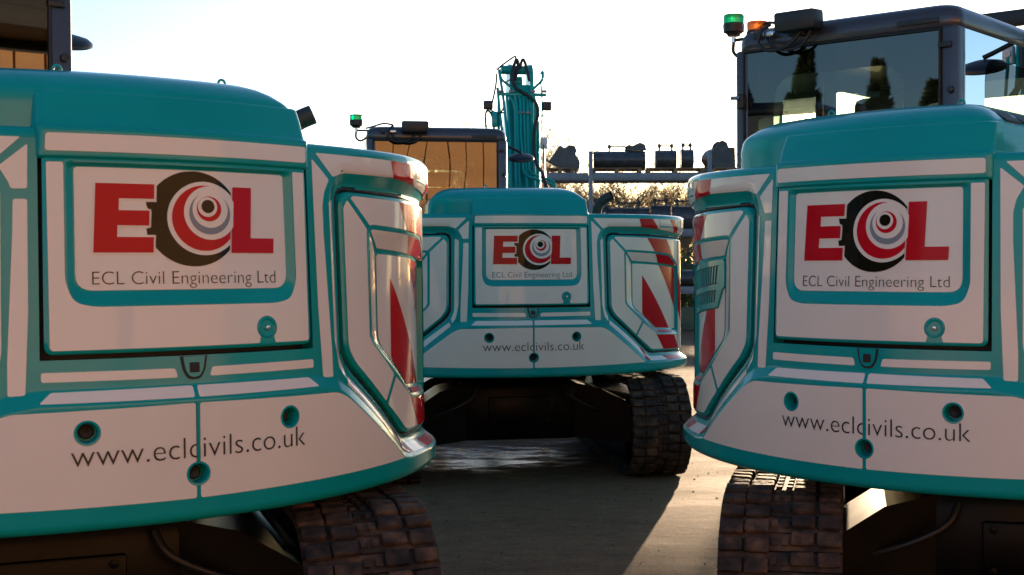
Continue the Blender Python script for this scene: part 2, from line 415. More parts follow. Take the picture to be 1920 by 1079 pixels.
# ------------------------------------------------------------------ one excavator
def decal(name, mat, parent, poly, f, h=DEC, r=.008, **k):
    return sheet(name, mat, parent, rp(poly, r) if r else poly, over(f, h), **k)
def lettering(name, mat, parent, body, s0, s1, zb, f, h, off=0.0, shear=0.0, cap=None):
    cu = bpy.data.curves.new('txt', 'FONT'); cu.body = body; cu.size = 1.0; cu.resolution_u = 6; cu.offset = off; cu.shear = shear
    o = bpy.data.objects.new('txt', cu); COL.objects.link(o)
    dg = bpy.context.evaluated_depsgraph_get(); me = bpy.data.meshes.new_from_object(o.evaluated_get(dg))
    bpy.data.objects.remove(o); me.name = name
    n = len(me.vertices); co = np.empty(n*3); me.vertices.foreach_get('co', co); co = co.reshape(-1, 3)
    x0, x1 = co[:, 0].min(), co[:, 0].max(); k = (s1-s0)/(x1-x0)
    ky = k if cap is None else cap/0.73
    V = np.stack([s0+(co[:, 0]-x0)*k, zb+co[:, 1]*ky], 1)
    me.vertices.foreach_set('co', S(V[:, 0], V[:, 1], f(V)+h).ravel()); me.update(); me.materials.clear()
    return finish(name, me, mat, parent)

def build_counterweight(root):
    # s columns dense on the tail, coarse on the straight flanks; exact lines at the door opening
    pos = [0]+list(np.arange(.0065, .4335, .0065))+[.440]+list(np.arange(.4465, 1.74, .0068))+list(np.arange(1.76, 2.26, .04))
    pos = np.array(pos); ss = np.concatenate([-pos[:0:-1], pos])
    ZT = 1.988; rt = .028; ZB = .800; rb = .030
    zz = np.concatenate([np.arange(ZB+rb, 1.303, .0062), [1.305], np.arange(1.3112, ZT-rt-.002, .0066), [ZT-rt]])
    rows = [(ZB, -.25), (ZB, -.05)]+[(ZB+rb-rb*math.sin(a), -rb*(1-math.cos(a))) for a in np.linspace(PI/2, .15, 6)]
    nb = len(rows)
    rows += [(z, 0) for z in zz]
    rows += [(ZT-rt+rt*math.sin(a), -rt*(1-math.cos(a))) for a in np.linspace(.2, PI/2, 6)]+[(ZT, -.10)]
    Z = np.array([r[0] for r in rows]); DX = np.array([r[1] for r in rows])
    g_s, g_z = np.meshgrid(ss, Z, indexing='ij'); V = np.stack([g_s.ravel(), np.clip(g_z.ravel(), ZB+rb, ZT)], 1)
    d = d_cw(V); so = sdf(ab(V), OPEN); d = np.where(so < -.012, -.13, d)
    for c in HOLES: d = np.where(np.hypot(V[:, 0]-c[0], V[:, 1]-c[1]) < .0325, -.06, d)
    d = d+np.broadcast_to(DX, g_s.shape).ravel()
    zt = g_z+np.clip((g_z-1.8)/.18, 0, 1)*.010*np.clip(np.abs(g_s)-.44, 0, 1)
    X = S(g_s.ravel(), zt.ravel(), d).reshape(len(ss), len(Z), 3)
    # door opening removed; its walls turn inwards
    ns, nz = g_s.shape; idx = np.arange(ns*nz).reshape(ns, nz); F = []
    ko = int(np.argmin(np.abs(Z-1.305)))
    io = np.abs(ss) < .4399
    keep = np.ones((ns-1, nz-1), bool)
    keep[np.ix_(np.nonzero(io[:-1] | io[1:])[0], np.arange(ko, nz-1))] = False
    q = np.stack([idx[:-1, :-1], idx[1:, :-1], idx[1:, 1:], idx[:-1, 1:]], -1)[keep]
    VV = X.reshape(-1, 3).tolist(); F = q.tolist()
    me = bpy.data.meshes.new('counterweight'); me.from_pydata(VV, [], F)
    bm = bmesh.new(); bm.from_mesh(me)
    bmesh.ops.delete(bm, geom=[v for v in bm.verts if not v.link_faces], context='VERTS')
    ed = []
    for e in bm.edges:
        if len(e.link_faces) == 1:
            m_ = (e.verts[0].co+e.verts[1].co)/2
            if abs(m_.x) < .46 and 1.29 < m_.z < 2.05: ed.append(e)
    r = bmesh.ops.extrude_edge_only(bm, edges=ed)
    for v in [g for g in r['geom'] if isinstance(g, bmesh.types.BMVert)]: v.co.y += .12
    bm.to_mesh(me); bm.free()
    cw = finish('counterweight', me, 'teal', root, 42)
    f = d_cw
    for sg in (1, -1):
        mm = (lambda p: p) if sg > 0 else mir
        decal('white_decal', 'white', cw, mm([(.058, 1.268), (.437, 1.270), (.437, 1.242), (.050, 1.240)]), f)
        decal('white_decal', 'white', cw, mm([(.0065, 1.214), (.412, 1.212), (.443, 1.181), (.0065, 1.179)]), f)
        # lower panel with bolt cut-outs
        low = [(.0065, 1.162, .008), (.528, 1.155, .03), (.585, 1.127, .02), (.937, .879, .008), (.0065, .872, .008)]
        a0 = math.asin(.0065/.037)
        arc = [(.037*math.sin(a), .946-.037*math.cos(a), 0) for a in np.linspace(a0, PI-a0, 20)]
        low = rp(low+arc)
        sheet('white_decal', 'white', cw, mm(low), over(f, DEC), holes=[circ((sg*.316, 1.092), .0365)])
        # tower frame
        topA = [(.484, 1.956), (1.158, 1.962), (1.163, 1.884), (.93, 1.899), (.625, 1.897, .03), (.566, 1.880)]
        topB = [(1.166, 1.962), (1.70, 1.966), (2.2, 1.966), (2.2, 1.838), (1.75, 1.852), (1.438, 1.868), (1.171, 1.883)]
        r1 = [(.905, 1.98), (1.047, 1.98), (1.20, 1.84), (.955, 1.84)]; r2 = [(1.290, 1.99), (1.405, 1.99), (1.575, 1.82), (1.50, 1.82)]
        for P_ in (topA, topB):
            decal('white_decal', 'white', cw, mm(P_), f)
            for rr in (r1, r2):
                decal('red_stripe', 'red', cw, mm(P_), f, h=DEC+.0012, clip=mm(rr))
        if sg > 0:
            decal('white_decal', 'white', cw, [(.466, 1.936), (.546, 1.869), (.520, 1.826), (.509, 1.78), (.509, 1.683), (.526, 1.30), (.526, 1.205), (.479, 1.207), (.469, 1.45)], f)
        else:
            decal('white_decal', 'white', cw, mir([(.466, 1.936), (.546, 1.869), (.520, 1.826), (.512, 1.805), (.468, 1.805)]), f)
            decal('white_decal', 'white', cw, mir([(.468, 1.775), (.507, 1.775), (.509, 1.683), (.526, 1.30), (.526, 1.205), (.479, 1.207), (.469, 1.45)]), f)
        decal('white_decal', 'white', cw, mm([(.541, 1.795), (.578, 1.806), (.580, 1.288), (.602, 1.228), (.590, 1.196), (.560, 1.232), (.541, 1.33)]), f, cell=.012)
        ch = [(.597, 1.176), (.612, 1.203), (1.016, .938), (1.045, .917), (1.5, .904), (2.2, .902), (2.2, .872), (1.5, .876), (1.02, .885), (.968, .900)]
        decal('white_decal', 'white', cw, mm(ch), f, cell=.012)
        for rr in ([(.915, .99), (.955, .99), (1.03, .86), (.985, .86)], [(1.20, .94), (1.47, .94), (1.55, .86), (1.28, .86)], [(1.72, .94), (1.9, .94), (1.98, .86), (1.80, .86)]):
            decal('red_stripe', 'red', cw, mm(ch), f, h=DEC+.0012, clip=mm(rr), cell=.012)
    lettering('web_address', 'ink', cw, 'www.eclcivils.co.uk', -.361, .374, .995, f, DEC+.0016, off=-.012)
    sheet('seam_line', 'teal', cw, [(-.0045, .98), (.0045, .98), (.0045, 1.165), (-.0045, 1.165)], over(f, DEC+.0028))
    for c in HOLES:
        p = S(c[0], c[1], .024); x, y, nx, ny = curve(c[0]); n_ = Vector((float(nx), float(ny), 0))
        mb = MB().lathe(Vector(p.tolist()), n_, [(.0385, .0002), (.0355, .0035), (.031, .003), (.0285, -.004), (.0275, -.045), (.001, -.0455)], 32)
        cup = mb.build('bolt_recess', 'teal', cw, 35)
        q = Vector(p.tolist())-n_*.043
        MB().lathe(q, n_, [(.022, .0), (.022, .004), (.017, .006), (.001, .002)], 20).build('bolt_socket', 'seal', cw, 35)
    # latch under the door
    Uo = rp([(-.043, 1.303, 0), (.043, 1.303, 0), (.036, 1.262, .01), (.02, 1.232, .02), (-.02, 1.232, .02), (-.036, 1.262, .01)])
    Ui = rp([(-.034, 1.302, 0), (.034, 1.302, 0), (.028, 1.263, .01), (.015, 1.240, .015), (-.015, 1.240, .015), (-.028, 1.263, .01)])
    sheet('latch_gap', 'seal', cw, Uo, over(f, .0022), cell=.01)
    sheet('latch_tab', 'teal', cw, Ui, over(f, .0062), cell=.01, skirt=.004)
    sheet('latch_socket', 'seal', cw, rp([(-.0155, 1.284), (.0155, 1.284), (.0155, 1.253), (-.0155, 1.253)], .003), over(f, .0075), cell=.01)
    return cw

def ribbon(name, mat, parent, poly, w_, d0, sg):
    """closed band following poly (inside by w_), standing d0 from the surface: round rubber bead"""
    A = np.array(poly); n = len(A); V = []; F = []
    T = np.roll(A, -1, 0)-np.roll(A, 1, 0); T /= np.linalg.norm(T, axis=1)[:, None]
    N = np.stack([T[:, 1], -T[:, 0]], 1)
    test = sdf(A+N*.004, poly)
    N[test > 0] *= -1
    m = 7
    for k in range(m):
        t = k/(m-1); off = w_*t-.004; h = d0+.008*math.sin(PI*t)-.012*(1-math.sin(PI*t))
        P_ = A+N*off; V.append(S(sg*P_[:, 0], P_[:, 1], np.full(n, h)))
    V = np.concatenate(V).tolist()
    for k in range(m-1):
        for i in range(n): F.append((k*n+i, k*n+(i+1) % n, (k+1)*n+(i+1) % n, (k+1)*n+i))
    return MB().add(V, F).build(name, mat, parent, 60)

def dens(poly, step=.03):
    out = []
    for i in range(len(poly)):
        a = Vector(poly[i][:2]); b = Vector(poly[(i+1) % len(poly)][:2]); n = max(1, int((b-a).length/step))
        out += [tuple(a+(b-a)*(j/n)) for j in range(n)]
    return out

def build_side_panel(root, sg):
    mm = (lambda p: p) if sg > 0 else mir
    pan = sheet('side_panel', 'teal', root, mm(PANEL), d_pan, cell=.012, skirt=.05, smooth=40)
    ribbon('panel_seal', 'seal', root, dens(OPEN), .034, -.044, sg)
    f = d_pan
    A = [(.642, 1.780), (.664, 1.806), (.777, 1.707), (.773, 1.69), (.773, 1.328), (.800, 1.296), (.955, 1.183), (.884, 1.090), (.685, 1.238, .03), (.642, 1.295, .03)]
    B = [(.972, 1.172), (.900, 1.078), (1.075, .968, .03), (1.5, .955), (1.553, .955), (1.553, 1.061), (1.157, 1.077)]
    B2 = [(1.566, .955), (2.14, .950), (2.14, 1.782), (1.8, 1.790), (1.566, 1.801)]
    C = [(.682, 1.815), (.700, 1.822), (1.0, 1.817), (1.5, 1.805), (1.553, 1.802), (1.553, 1.610), (1.512, 1.642), (1.37, 1.698), (1.085, 1.716), (.82, 1.726), (.795, 1.722)]
    FL = [(.795, 1.690), (.862, 1.622), (.862, 1.315), (.896, 1.275), (1.165, 1.115), (1.553, 1.095), (1.553, 1.079), (1.163, 1.096), (.812, 1.308), (.793, 1.338)]
    FT = [(.803, 1.704), (.874, 1.643), (1.19, 1.628), (1.545, 1.603), (1.49, 1.628), (1.358, 1.681), (1.083, 1.699), (.82, 1.708)]
    I = [(.879, 1.622, .02), (1.19, 1.611), (1.553, 1.587), (1.553, 1.110), (1.172, 1.130), (.908, 1.284, .02), (.879, 1.320, .02)]
    if sg < 0:
        I = [(.880, 1.515), (.905, 1.500), (.948, 1.422), (1.47, 1.374), (1.553, 1.368), (1.553, 1.110), (1.172, 1.130), (.908, 1.284, .02), (.879, 1.320, .02)]
    reds = [[(1.019, 1.86), (1.268, 1.86), (2.165, .93), (1.875, .93), (1.019, 1.822)], [(.992, 1.534), (1.60, .925), (1.285, .925), (.990, 1.246)]]
    for P_ in (A, B, B2, C, FL, FT, I):
        decal('white_decal', 'white', pan, mm(P_), f, cell=.02)
        for rr in reds: decal('red_stripe', 'red', pan, mm(P_), f, h=DEC+.0012, clip=mm(rr), cell=.02)
    if sg < 0:
        g = [(.905, 1.612), (1.46, 1.575), (1.46, 1.392), (.965, 1.442)]
        sheet('vent_screen', 'seal', pan, mir(rp(g, .01)), over(f, .002))
        for row in (0, 1):
            for i in range(15):
                def at(t, v):   # t along, v down
                    top = (.925+t*.53-.0, 1.603-t*.036); bot = (.965+t*.50, 1.449-t*.049)
                    k = (.0 if row == 0 else .53)+v*.47
                    return (top[0]+(bot[0]-top[0])*k, top[1]+(bot[1]-top[1])*k)
                t = (i+.5)/15; e = .0065
                P_ = [at(t, 0), at(t, 1)]
                q = [(P_[0][0]-e, P_[0][1]), (P_[0][0]+e, P_[0][1]), (P_[1][0]+e, P_[1][1]), (P_[1][0]-e, P_[1][1])]
                sheet('vent_slat', 'teal', pan, mir(q), over(f, .0045), skirt=.002)
        for a_, b_ in (((.880, 1.628), (1.50, 1.590)), ((.905, 1.527), (1.49, 1.478)), ((.955, 1.448), (1.49, 1.400))):
            q = [(a_[0], a_[1]), (b_[0], b_[1]), (b_[0], b_[1]-.024), (a_[0]+.01, a_[1]-.024)]
            sheet('vent_rail', 'teal', pan, mir(q), over(f, .010), skirt=.009)
        q = [(.868, 1.62), (.915, 1.62), (.975, 1.43), (.945, 1.425), (.895, 1.50), (.868, 1.515)]
        sheet('vent_rail', 'teal', pan, mir(q), over(f, .0104), skirt=.009)
    return pan

def build_door(root):
    door = sheet('rear_door', 'teal', root, DOOR, d_door, cell=.010, skirt=.05, smooth=40)
    f = d_door
    # black backing behind the gap round the door
    sheet('door_seal', 'seal', root, [(-.47, 1.26), (.47, 1.26), (.47, 1.985), (-.47, 1.985)], lambda V: np.full(len(V), -.075), cell=.05)
    kc = (.248, 1.382); kr = .037
    nk = [(.2775, 1.3335, .004)]+[(kc[0]+kr*math.sin(a), kc[1]-kr*math.cos(a), 0) for a in np.linspace(.72, 2*PI-.72, 24)]+[(.2185, 1.3335, .004)]
    D1 = [(-.416, 1.884, .006), (-.369, 1.884, .006), (-.369, 1.53, .03), (-.345, 1.472, .05), (-.29, 1.459, .03), (.29, 1.459, .03), (.345, 1.472, .05), (.369, 1.53, .03), (.369, 1.884, .006), (.416, 1.884, .006), (.412, 1.333, .012)]+nk+[(-.412, 1.333, .012)]
    sheet('white_decal', 'white', door, rp(D1), over(f, DEC), cell=.02)
    D2 = rp([(-.340, 1.872, .012), (.340, 1.872, .012), (.340, 1.507, .05), (-.340, 1.507, .05)])
    sheet('white_decal', 'white', door, D2, over(f, DEC), cell=.02)
    h = DEC+.0012
    def lg(px, py):   # logo drawing coordinates -> s, z
        return ((px-592)*.000860, 1.5235+(613-py)*.000823)
    def shp(name, mat, pts, hh, **k): return sheet(name, mat, door, [lg(*p) for p in pts], over(f, hh), cell=.02, **k)
    def lc(c, r, n=72): return [(c[0]+r*math.cos(2*PI*i/n), c[1]+r*math.sin(2*PI*i/n)) for i in range(n)]
    cutR = [lg(300, 100), lg(764, 100), lg(739, 640), lg(300, 640)]          # everything right of this slanted line is cut away
    cutB = [lg(483, 100), lg(764, 100), lg(739, 640), lg(462, 640)]
    shp('logo_ring', 'blackv', lc((610, 370), 178), h, clip=cutB)
    shp('logo_coupling', 'blackv', [(437, 311), (482, 311), (482, 432), (440, 432), (437, 409), (453, 405), (457, 347), (441, 331)], h)
    shp('logo_circle', 'white', lc((649, 368), 138), h+.0008, clip=cutR)
    shp('logo_crescent', 'red', lc((651, 367), 123), h+.0016, clip=cutR)
    shp('logo_circle', 'white', lc((673, 347), 101), h+.0024, clip=[lg(300, 100), lg(775, 100), lg(748, 640), lg(300, 640)])
    shp('logo_crescent', 'greyv', lc((670, 349), 79), h+.0032, clip=cutR)
    shp('logo_circle', 'white', lc((671, 335), 68), h+.0040)
    shp('logo_crescent', 'red', lc((666, 332), 47), h+.0048)
    shp('logo_circle', 'white', lc((660, 325), 37), h+.0056)
    shp('logo_dot', 'blackv', lc((661, 323), 25), h+.0064)
    Ep = [(267, 246), (468, 246), (466, 300), (345, 300), (343, 343), (449, 343), (447, 398), (338, 398), (336, 440), (462, 440), (460, 497), (256, 497)]
    Eo = [(262, 241), (474, 241), (471, 305), (351, 305), (350, 338), (455, 338), (452, 403), (344, 403), (342, 435), (468, 435), (465, 502), (250, 502)]
    shp('logo_outline', 'white', Eo, h+.0008); shp('logo_letter', 'red', Ep, h+.0016)
    Lp = [(763, 246), (841, 246), (832, 440), (933, 440), (930, 497), (751, 497)]
    shp('logo_letter', 'red', Lp, h+.0016)
    lettering('company_name', 'ink', door, 'ECL Civil Engineering Ltd', -.293, .296, 1.5240, f, h, off=-.014)
    p = S(kc[0], kc[1], float(f(np.array([[kc[0], kc[1]]]))[0])); x, y, nx, ny = curve(kc[0]); n_ = Vector((float(nx), float(ny), 0)); p = Vector(p.tolist())
    MB().lathe(p, n_, [(.0345, .0004), (.032, .0042), (.027, .0040), (.021, -.004), (.012, -.006), (.001, -.006)], 32).build('lock_dish', 'teal', door, 60)
    MB().lathe(p, n_, [(.0085, -.006), (.0085, .006), (.007, .0085), (.001, .0092)], 20).build('lock_barrel', 'steel', door, 50)
    return door

def hood_outline(xl, xr, ir, yf, r):
    ya = lambda x: -math.sqrt((R0-.010-ir)**2-x*x); P = [(xl, yf)]
    def bez(a, c, b): return [tuple(Vector(a)*(1-t)**2+Vector(c)*2*t*(1-t)+Vector(b)*t*t) for t in np.linspace(0, 1, 8)]
    P += bez((xl, ya(xl)+r), (xl, ya(xl)), (xl+r, ya(xl+r)))
    P += [(x, ya(x)) for x in np.linspace(xl+r, xr-r, 26)[1:-1]]
    P += bez((xr-r, ya(xr-r)), (xr, ya(xr)), (xr, ya(xr)+r)); P.append((xr, yf)); return P
def build_hood(root):
    LB = [(1.893, .03, .006), (1.895, .008, .003), (1.902, .001, .0), (1.91, 0, 0), (1.975, .001, 0), (1.985, .0015, 0), (1.990, .005, 0), (1.9935, .016, .001), (2.000, .021, .002), (2.055, .040, .006), (2.090, .055, .010), (2.0965, .058, .012), (2.0995, .063, .016), (2.101, .10, .04)]
    LV = [(1.94, .075, 0), (2.06, .072, .004), (2.095, .073, .016), (2.110, .076, .028), (2.122, .086, .040), (2.145, .116, .066), (2.163, .150, .094), (2.176, .19, .125), (2.185, .24, .16), (2.190, .31, .20)]
    def loft(mb, xl, xr, dr, yf, lv, r):
        V = []; n = None
        for z, ir, isd in lv:
            O = hood_outline(xl+isd, xr-isd, ir+dr, yf, r+isd*.3); n = len(O)
            V += [(a, b, z) for a, b in O]
        F = [(i*n+j, i*n+j+1, (i+1)*n+j+1, (i+1)*n+j) for i in range(len(lv)-1) for j in range(n-1)]
        F.append(tuple((len(lv)-1)*n+j for j in range(n)))
        return mb.add(V, F)
    hood = loft(MB(), -.730, .428, 0, -.45, LV, .045).build('engine_hood', 'teal', root, 35)
    loft(MB(), -.428, .4285, 0, -.6, LB, .022).build('hood_skirt', 'teal', hood, 35)
    sheet('white_decal', 'white', hood, rp([(-.416, 1.968), (.419, 1.968), (.419, 1.916), (-.419, 1.916)], .01), lambda V: -.010+.042*np.clip(V[:, 1]-1.2, 0, None)+.0022, cell=.02)
    for x in (.225, -.305):
        y = -1.19
        P = [(x-.012, y, 2.15)]+[(x-.012*math.cos(a), y, 2.188+.014*math.sin(a)) for a in np.linspace(0, PI, 9)]+[(x+.012, y, 2.15)]
        MB().tube(P, .0045, 8).build('lifting_eye', 'teal', hood, 60)
    for y0 in (-1.215, -1.035):
        nrm = Vector((.55, 0, .83)).normalized(); mb = MB()
        q = [(.405, y0), (.405, y0+.145), (.345, y0+.145), (.345, y0)]
        zt = lambda x: 2.112+(.405-x)*.70
        V = [(a, b, zt(a)+.004) for a, b in q]+[(a-.01, b, zt(a)-.03) for a, b in q]
        mb.add(V, [(0, 1, 2, 3), (0, 1, 5, 4), (1, 2, 6, 5), (2, 3, 7, 6), (3, 0, 4, 7)])
        mb.build('hood_vent', 'seal', hood, 30)
    return hood

def build_cab(root):
    X0, X1, Y0_, Y1, Z0, Z1 = -1.155, -.062, -.555, 1.12, 1.15, 2.705
    mb = MB()
    # roof: rounded lofted slab
    lv = [(2.585, .012), (2.60, .002), (2.63, 0), (2.662, .006), (2.685, .022), (2.698, .048), (2.704, .085)]
    def rr(i, n=7):
        x0, x1, y0, y1 = X0+i, X1-i, Y0_+i, Y1-i; r = .07; P = []
        for cx, cy, a0 in ((x1-r, y1-r, 0), (x0+r, y1-r, PI/2), (x0+r, y0+r, PI), (x1-r, y0+r, 1.5*PI)):
            P += [(cx+r*math.cos(a0+t), cy+r*math.sin(a0+t)) for t in np.linspace(0, PI/2, n)]
        return P
    V = []; n = len(rr(0))
    for z, i in lv: V += [(a, b, z) for a, b in rr(i)]
    F = [(k*n+j, k*n+(j+1) % n, (k+1)*n+(j+1) % n, (k+1)*n+j) for k in range(len(lv)-1) for j in range(n)]
    F += [tuple((len(lv)-1)*n+j for j in range(n)), tuple(range(n))[::-1]]
    cab = mb.add(V, F).build('cab', 'cabgrey', root, 40)
    MB().box((-.6, .3, 2.713), (.55, .9, .03), bev=.012).build('roof_hatch', 'cabgrey', cab)
    MB().box((-.24, Y0_+.0, 2.628), (.19, .012, .024), bev=.003).build('plate', 'blackp', cab)
    # posts
    def post(x, y, sx, sy, lean=0): MB().box((x, y, (Z0+2.6)/2), (sx, sy, 2.6-Z0), bev=.014).build('post', 'cabgrey', cab)
    post(X0+.035, Y0_+.05, .07, .10); post(X1-.04, Y0_+.045, .08, .09); post(X0+.03, .30, .05, .07); post(X1-.03, Y1-.05, .06, .08); post(X0+.035, Y1-.05, .07, .08)
    MB().box(((X0+X1)/2, Y0_+.03, 1.55), (X1-X0-.14, .05, .8), bev=.01).build('rear_panel', 'cabgrey', cab)
    MB().box((X0+.03, .3, 1.45), (.05, 1.5, .6), bev=.01).build('side_skirt', 'cabgrey', cab)
    MB().box((X1-.03, .3, 1.52), (.05, 1.5, .75), bev=.01).build('side_skirt', 'teal', cab)
    MB().box(((X0+X1)/2, .3, 1.2), (X1-X0-.1, 1.6, .06)).build('cab_floor', 'blackp', cab)
    # rear window: clear middle with a dark printed border
    def pane(name, axis, v, a0, a1, z0, z1, ring, dark):
        fn = (lambda a, b, t: (a, v+t, b)) if axis == 'y' else (lambda a, b, t: (v+t, a, b))
        o = rp([(a0, z0), (a1, z0), (a1, z1), (a0, z1)], .03); i = rp([(a0+ring[0], z0+ring[2]), (a1-ring[1], z0+ring[2]), (a1-ring[1], z1-ring[3]), (a0+ring[0], z1-ring[3])], .12)
        g = MB().add([fn(p[0], p[1], .001) for p in i], [tuple(range(len(i)))]).build(name, 'glass', cab, None)
        if dark:
            loops = [[Vector((p[0], p[1], 0)) for p in o], [Vector((p[0], p[1], 0)) for p in i]]
            flat = [fn(p.x, p.y, 0) for l in loops for p in l]
            MB().add(flat, [tuple(t) for t in tessellate_polygon(loops)]).build('window_border', 'frit', cab, None)
    pane('rear_window', 'y', Y0_+.004, X0+.055, X1-.075, 1.95, 2.592, (.15, .17, .02, .13), True)
    pane('side_window', 'x', X1-.006, Y0_+.08, Y1-.07, 1.92, 2.60, (.22, .08, .06, .10), True)
    pane('side_window', 'x', X0+.006, Y0_+.06, .30, 1.70, 2.63, (.06, .06, .03, .12), True)
    pane('door_window', 'x', X0+.006, .30, Y1-.05, 1.70, 2.63, (.06, .10, .03, .12), True)
    pane('windscreen', 'y', Y1-.03, X0+.05, X1-.05, 1.5, 2.63, (.10, .10, .03, .14), True)
    # rubber round the rear window and a catch
    MB().tube([(X0+.05, Y0_-.002, 1.95), (X0+.05, Y0_-.002, 2.590), (X1-.078, Y0_-.002, 2.590), (X1-.078, Y0_-.002, 1.95)], .009, 6).build('window_seal', 'seal', cab, 60)
    for z in (2.52, 2.20): MB().box((X1-.055, Y0_-.006, z), (.06, .014, .024), bev=.004).build('hinge', 'blackp', cab)
    for z in (2.33, 2.12): MB().lathe((X1-.03, Y0_-.004, z), (0, -1, 0), [(.016, 0), (.014, .012), (.001, .015)], 12).build('bolt', 'blackp', cab)
    k = MB().box((X0+.045, Y0_-.02, 2.36), (.035, .03, .07), bev=.006).build('window_catch', 'blackp', cab)
    MB().tube([(X0+.045, Y0_-.04, 2.375), (X0+.012, Y0_-.06, 2.375)], .010, 8).build('catch_pin', 'steel', cab)
    # seat
    st = MB().box((-.58, .05, 1.72), (.50, .50, .14), bev=.05).build('seat', 'seat', cab, 50)
    MB().box((-.58, -.19, 2.00), (.44, .13, .50), rot=(-.12, 0, 0), bev=.055).build('seat_back', 'seat', cab, 50)
    MB().box((-.58, -.24, 2.31), (.24, .08, .12), rot=(-.12, 0, 0), bev=.04).build('headrest', 'seat', cab, 50)
    MB().box((-.58, .02, 1.42), (.4, .4, .46), bev=.02).build('seat_base', 'blackp', cab)
    for x in (-.86, -.30): MB().box((x, .2, 1.82), (.12, .5, .10), bev=.03).build('armrest', 'blackp', cab, 50)
    MB().box((-.20, .82, 2.12), (.20, .05, .26), rot=(.3, 0, .3), bev=.015).build('monitor', 'blackp', cab)
    MB().box((-.30, .62, 2.575), (.44, .03, .10), rot=(.5, 0, 0), bev=.012).build('sun_visor', 'blackp', cab)
    MB().lathe((-.42, .45, 2.55), Vector((.25, -.5, .85)), [(.001, .02), (.10, .014), (.125, 0), (.10, -.012), (.001, -.014)], 24).build('cab_mirror', 'blackp', cab, 50)
    MB().tube([(-.42, .45, 2.56), (-.33, .5, 2.62), (-.30, .52, 2.66)], .014, 8).build('mirror_stalk', 'blackp', cab)
    # work lamp on the rear roof edge and its cable
    lb = MB().box((-.785, Y0_-.055, 2.690), (.205, .10, .088), rot=(.06, 0, 0), bev=.013).build('roof_camera_box', 'blackp', cab, 40)
    MB().box((-.785, Y0_-.01, 2.66), (.03, .06, .06), bev=.006).build('bracket', 'blackp', cab)
    MB().tube(smoothpath([(-.95, Y0_-.02, 2.70), (-.985, Y0_-.05, 2.665), (-.99, Y0_-.06, 2.61), (-.93, Y0_-.065, 2.572), (-.84, Y0_-.06, 2.585), (-.78, Y0_-.05, 2.64)]), .0085, 7).build('cable', 'hose', cab, 60)
    MB().tube(smoothpath([(-.97, Y0_-.02, 2.64), (-.93, Y0_-.05, 2.60), (-.85, Y0_-.055, 2.568), (-.77, Y0_-.05, 2.585), (-.73, Y0_-.045, 2.645)]), .0075, 7).build('cable', 'hose', cab, 60)
    MB().box((-.955, Y0_-.022, 2.655), (.055, .03, .022), bev=.005).build('cable_clip', 'steel', cab)
    MB().box((-1.03, Y0_-.012, 2.655), (.034, .02, .026), bev=.004).build('cable_clip', 'blackp', cab)
    MB().tube(smoothpath([(-.95, Y0_+.03, 2.712), (-1.02, Y0_+.06, 2.725), (-1.10, Y0_+.10, 2.705), (-1.16, Y0_+.11, 2.69)]), .007, 7).build('cable', 'hose', cab, 60)
    # round mirror on a black arm at the right front of the cab
    mr = MB().tube([(-.075, .42, 2.680), (.04, .36, 2.65), (.172, .31, 2.585)], .012, 8).build('mirror_arm', 'blackp', root, 60)
    ax = Vector((-.05, -.34, .94)).normalized(); c = Vector((.166, .30, 2.540))
    MB().lathe(c, ax, [(.001, .03), (.05, .027), (.095, .015), (.112, .0), (.112, -.012), (.104, -.016)], 32).build('mirror_shell', 'blackp', mr, 50)
    MB().lathe(c, ax, [(.103, -.014), (.07, -.021), (.03, -.025), (.001, -.026)], 32).build('mirror_face', 'mirror', mr, 70)
    return cab

def beacon(root, c, col, name, arm=True):
    b = MB().lathe(c, (0, 0, 1), [(.001, -.055), (.030, -.055), (.034, -.045), (.050, -.036), (.052, .0), (.048, .004), (.001, .004)], 28).build(name, 'blackp', root, 35)
    MB().lathe(Vector(c), (0, 0, 1), [(.046, .003), (.049, .006), (.050, .040), (.046, .046), (.001, .047)], 28).build('lens', col, b, 35)
    if arm:
        MB().tube([(c[0], c[1], c[2]-.05), (c[0], c[1], c[2]-.085)], .011, 8).build('stem', 'steel', b)
        MB().tube([(c[0], c[1], c[2]-.075), (c[0]+.15, c[1]-.02, c[2]-.078)], .008, 6).build('bracket', 'blackp', b)
        MB().tube(smoothpath([(c[0], c[1], c[2]-.08), (c[0]-.002, c[1], c[2]-.13), (c[0]+.03, c[1], c[2]-.155), (c[0]+.07, c[1], c[2]-.135), (c[0]+.085, c[1], c[2]-.11)]), .0085, 7).build('cable', 'hose', b, 60)
    return b

def build_exhaust(root):
    P = smoothpath([(.60, -.83, 1.90), (.602, -.83, 2.02), (.622, -.836, 2.085), (.662, -.856, 2.126), (.712, -.880, 2.152)], 6)
    e = MB().tube(P, .037, 20, cap=False).build('exhaust_pipe', 'exh', root, 60)
    MB().tube(P[len(P)//2:], .032, 20, cap=False).build('exhaust_bore', 'seal', e, 60)
    MB().tube([P[-6], P[-5]], .031, 20).build('exhaust_baffle', 'seal', e)
    MB().lathe((.655, -.86, 1.97), (0, 0, 1), [(.011, 0), (.011, .03), (.006, .034), (.006, .05), (.001, .05)], 12).build('exhaust_bolt', 'steel', e)
    return e

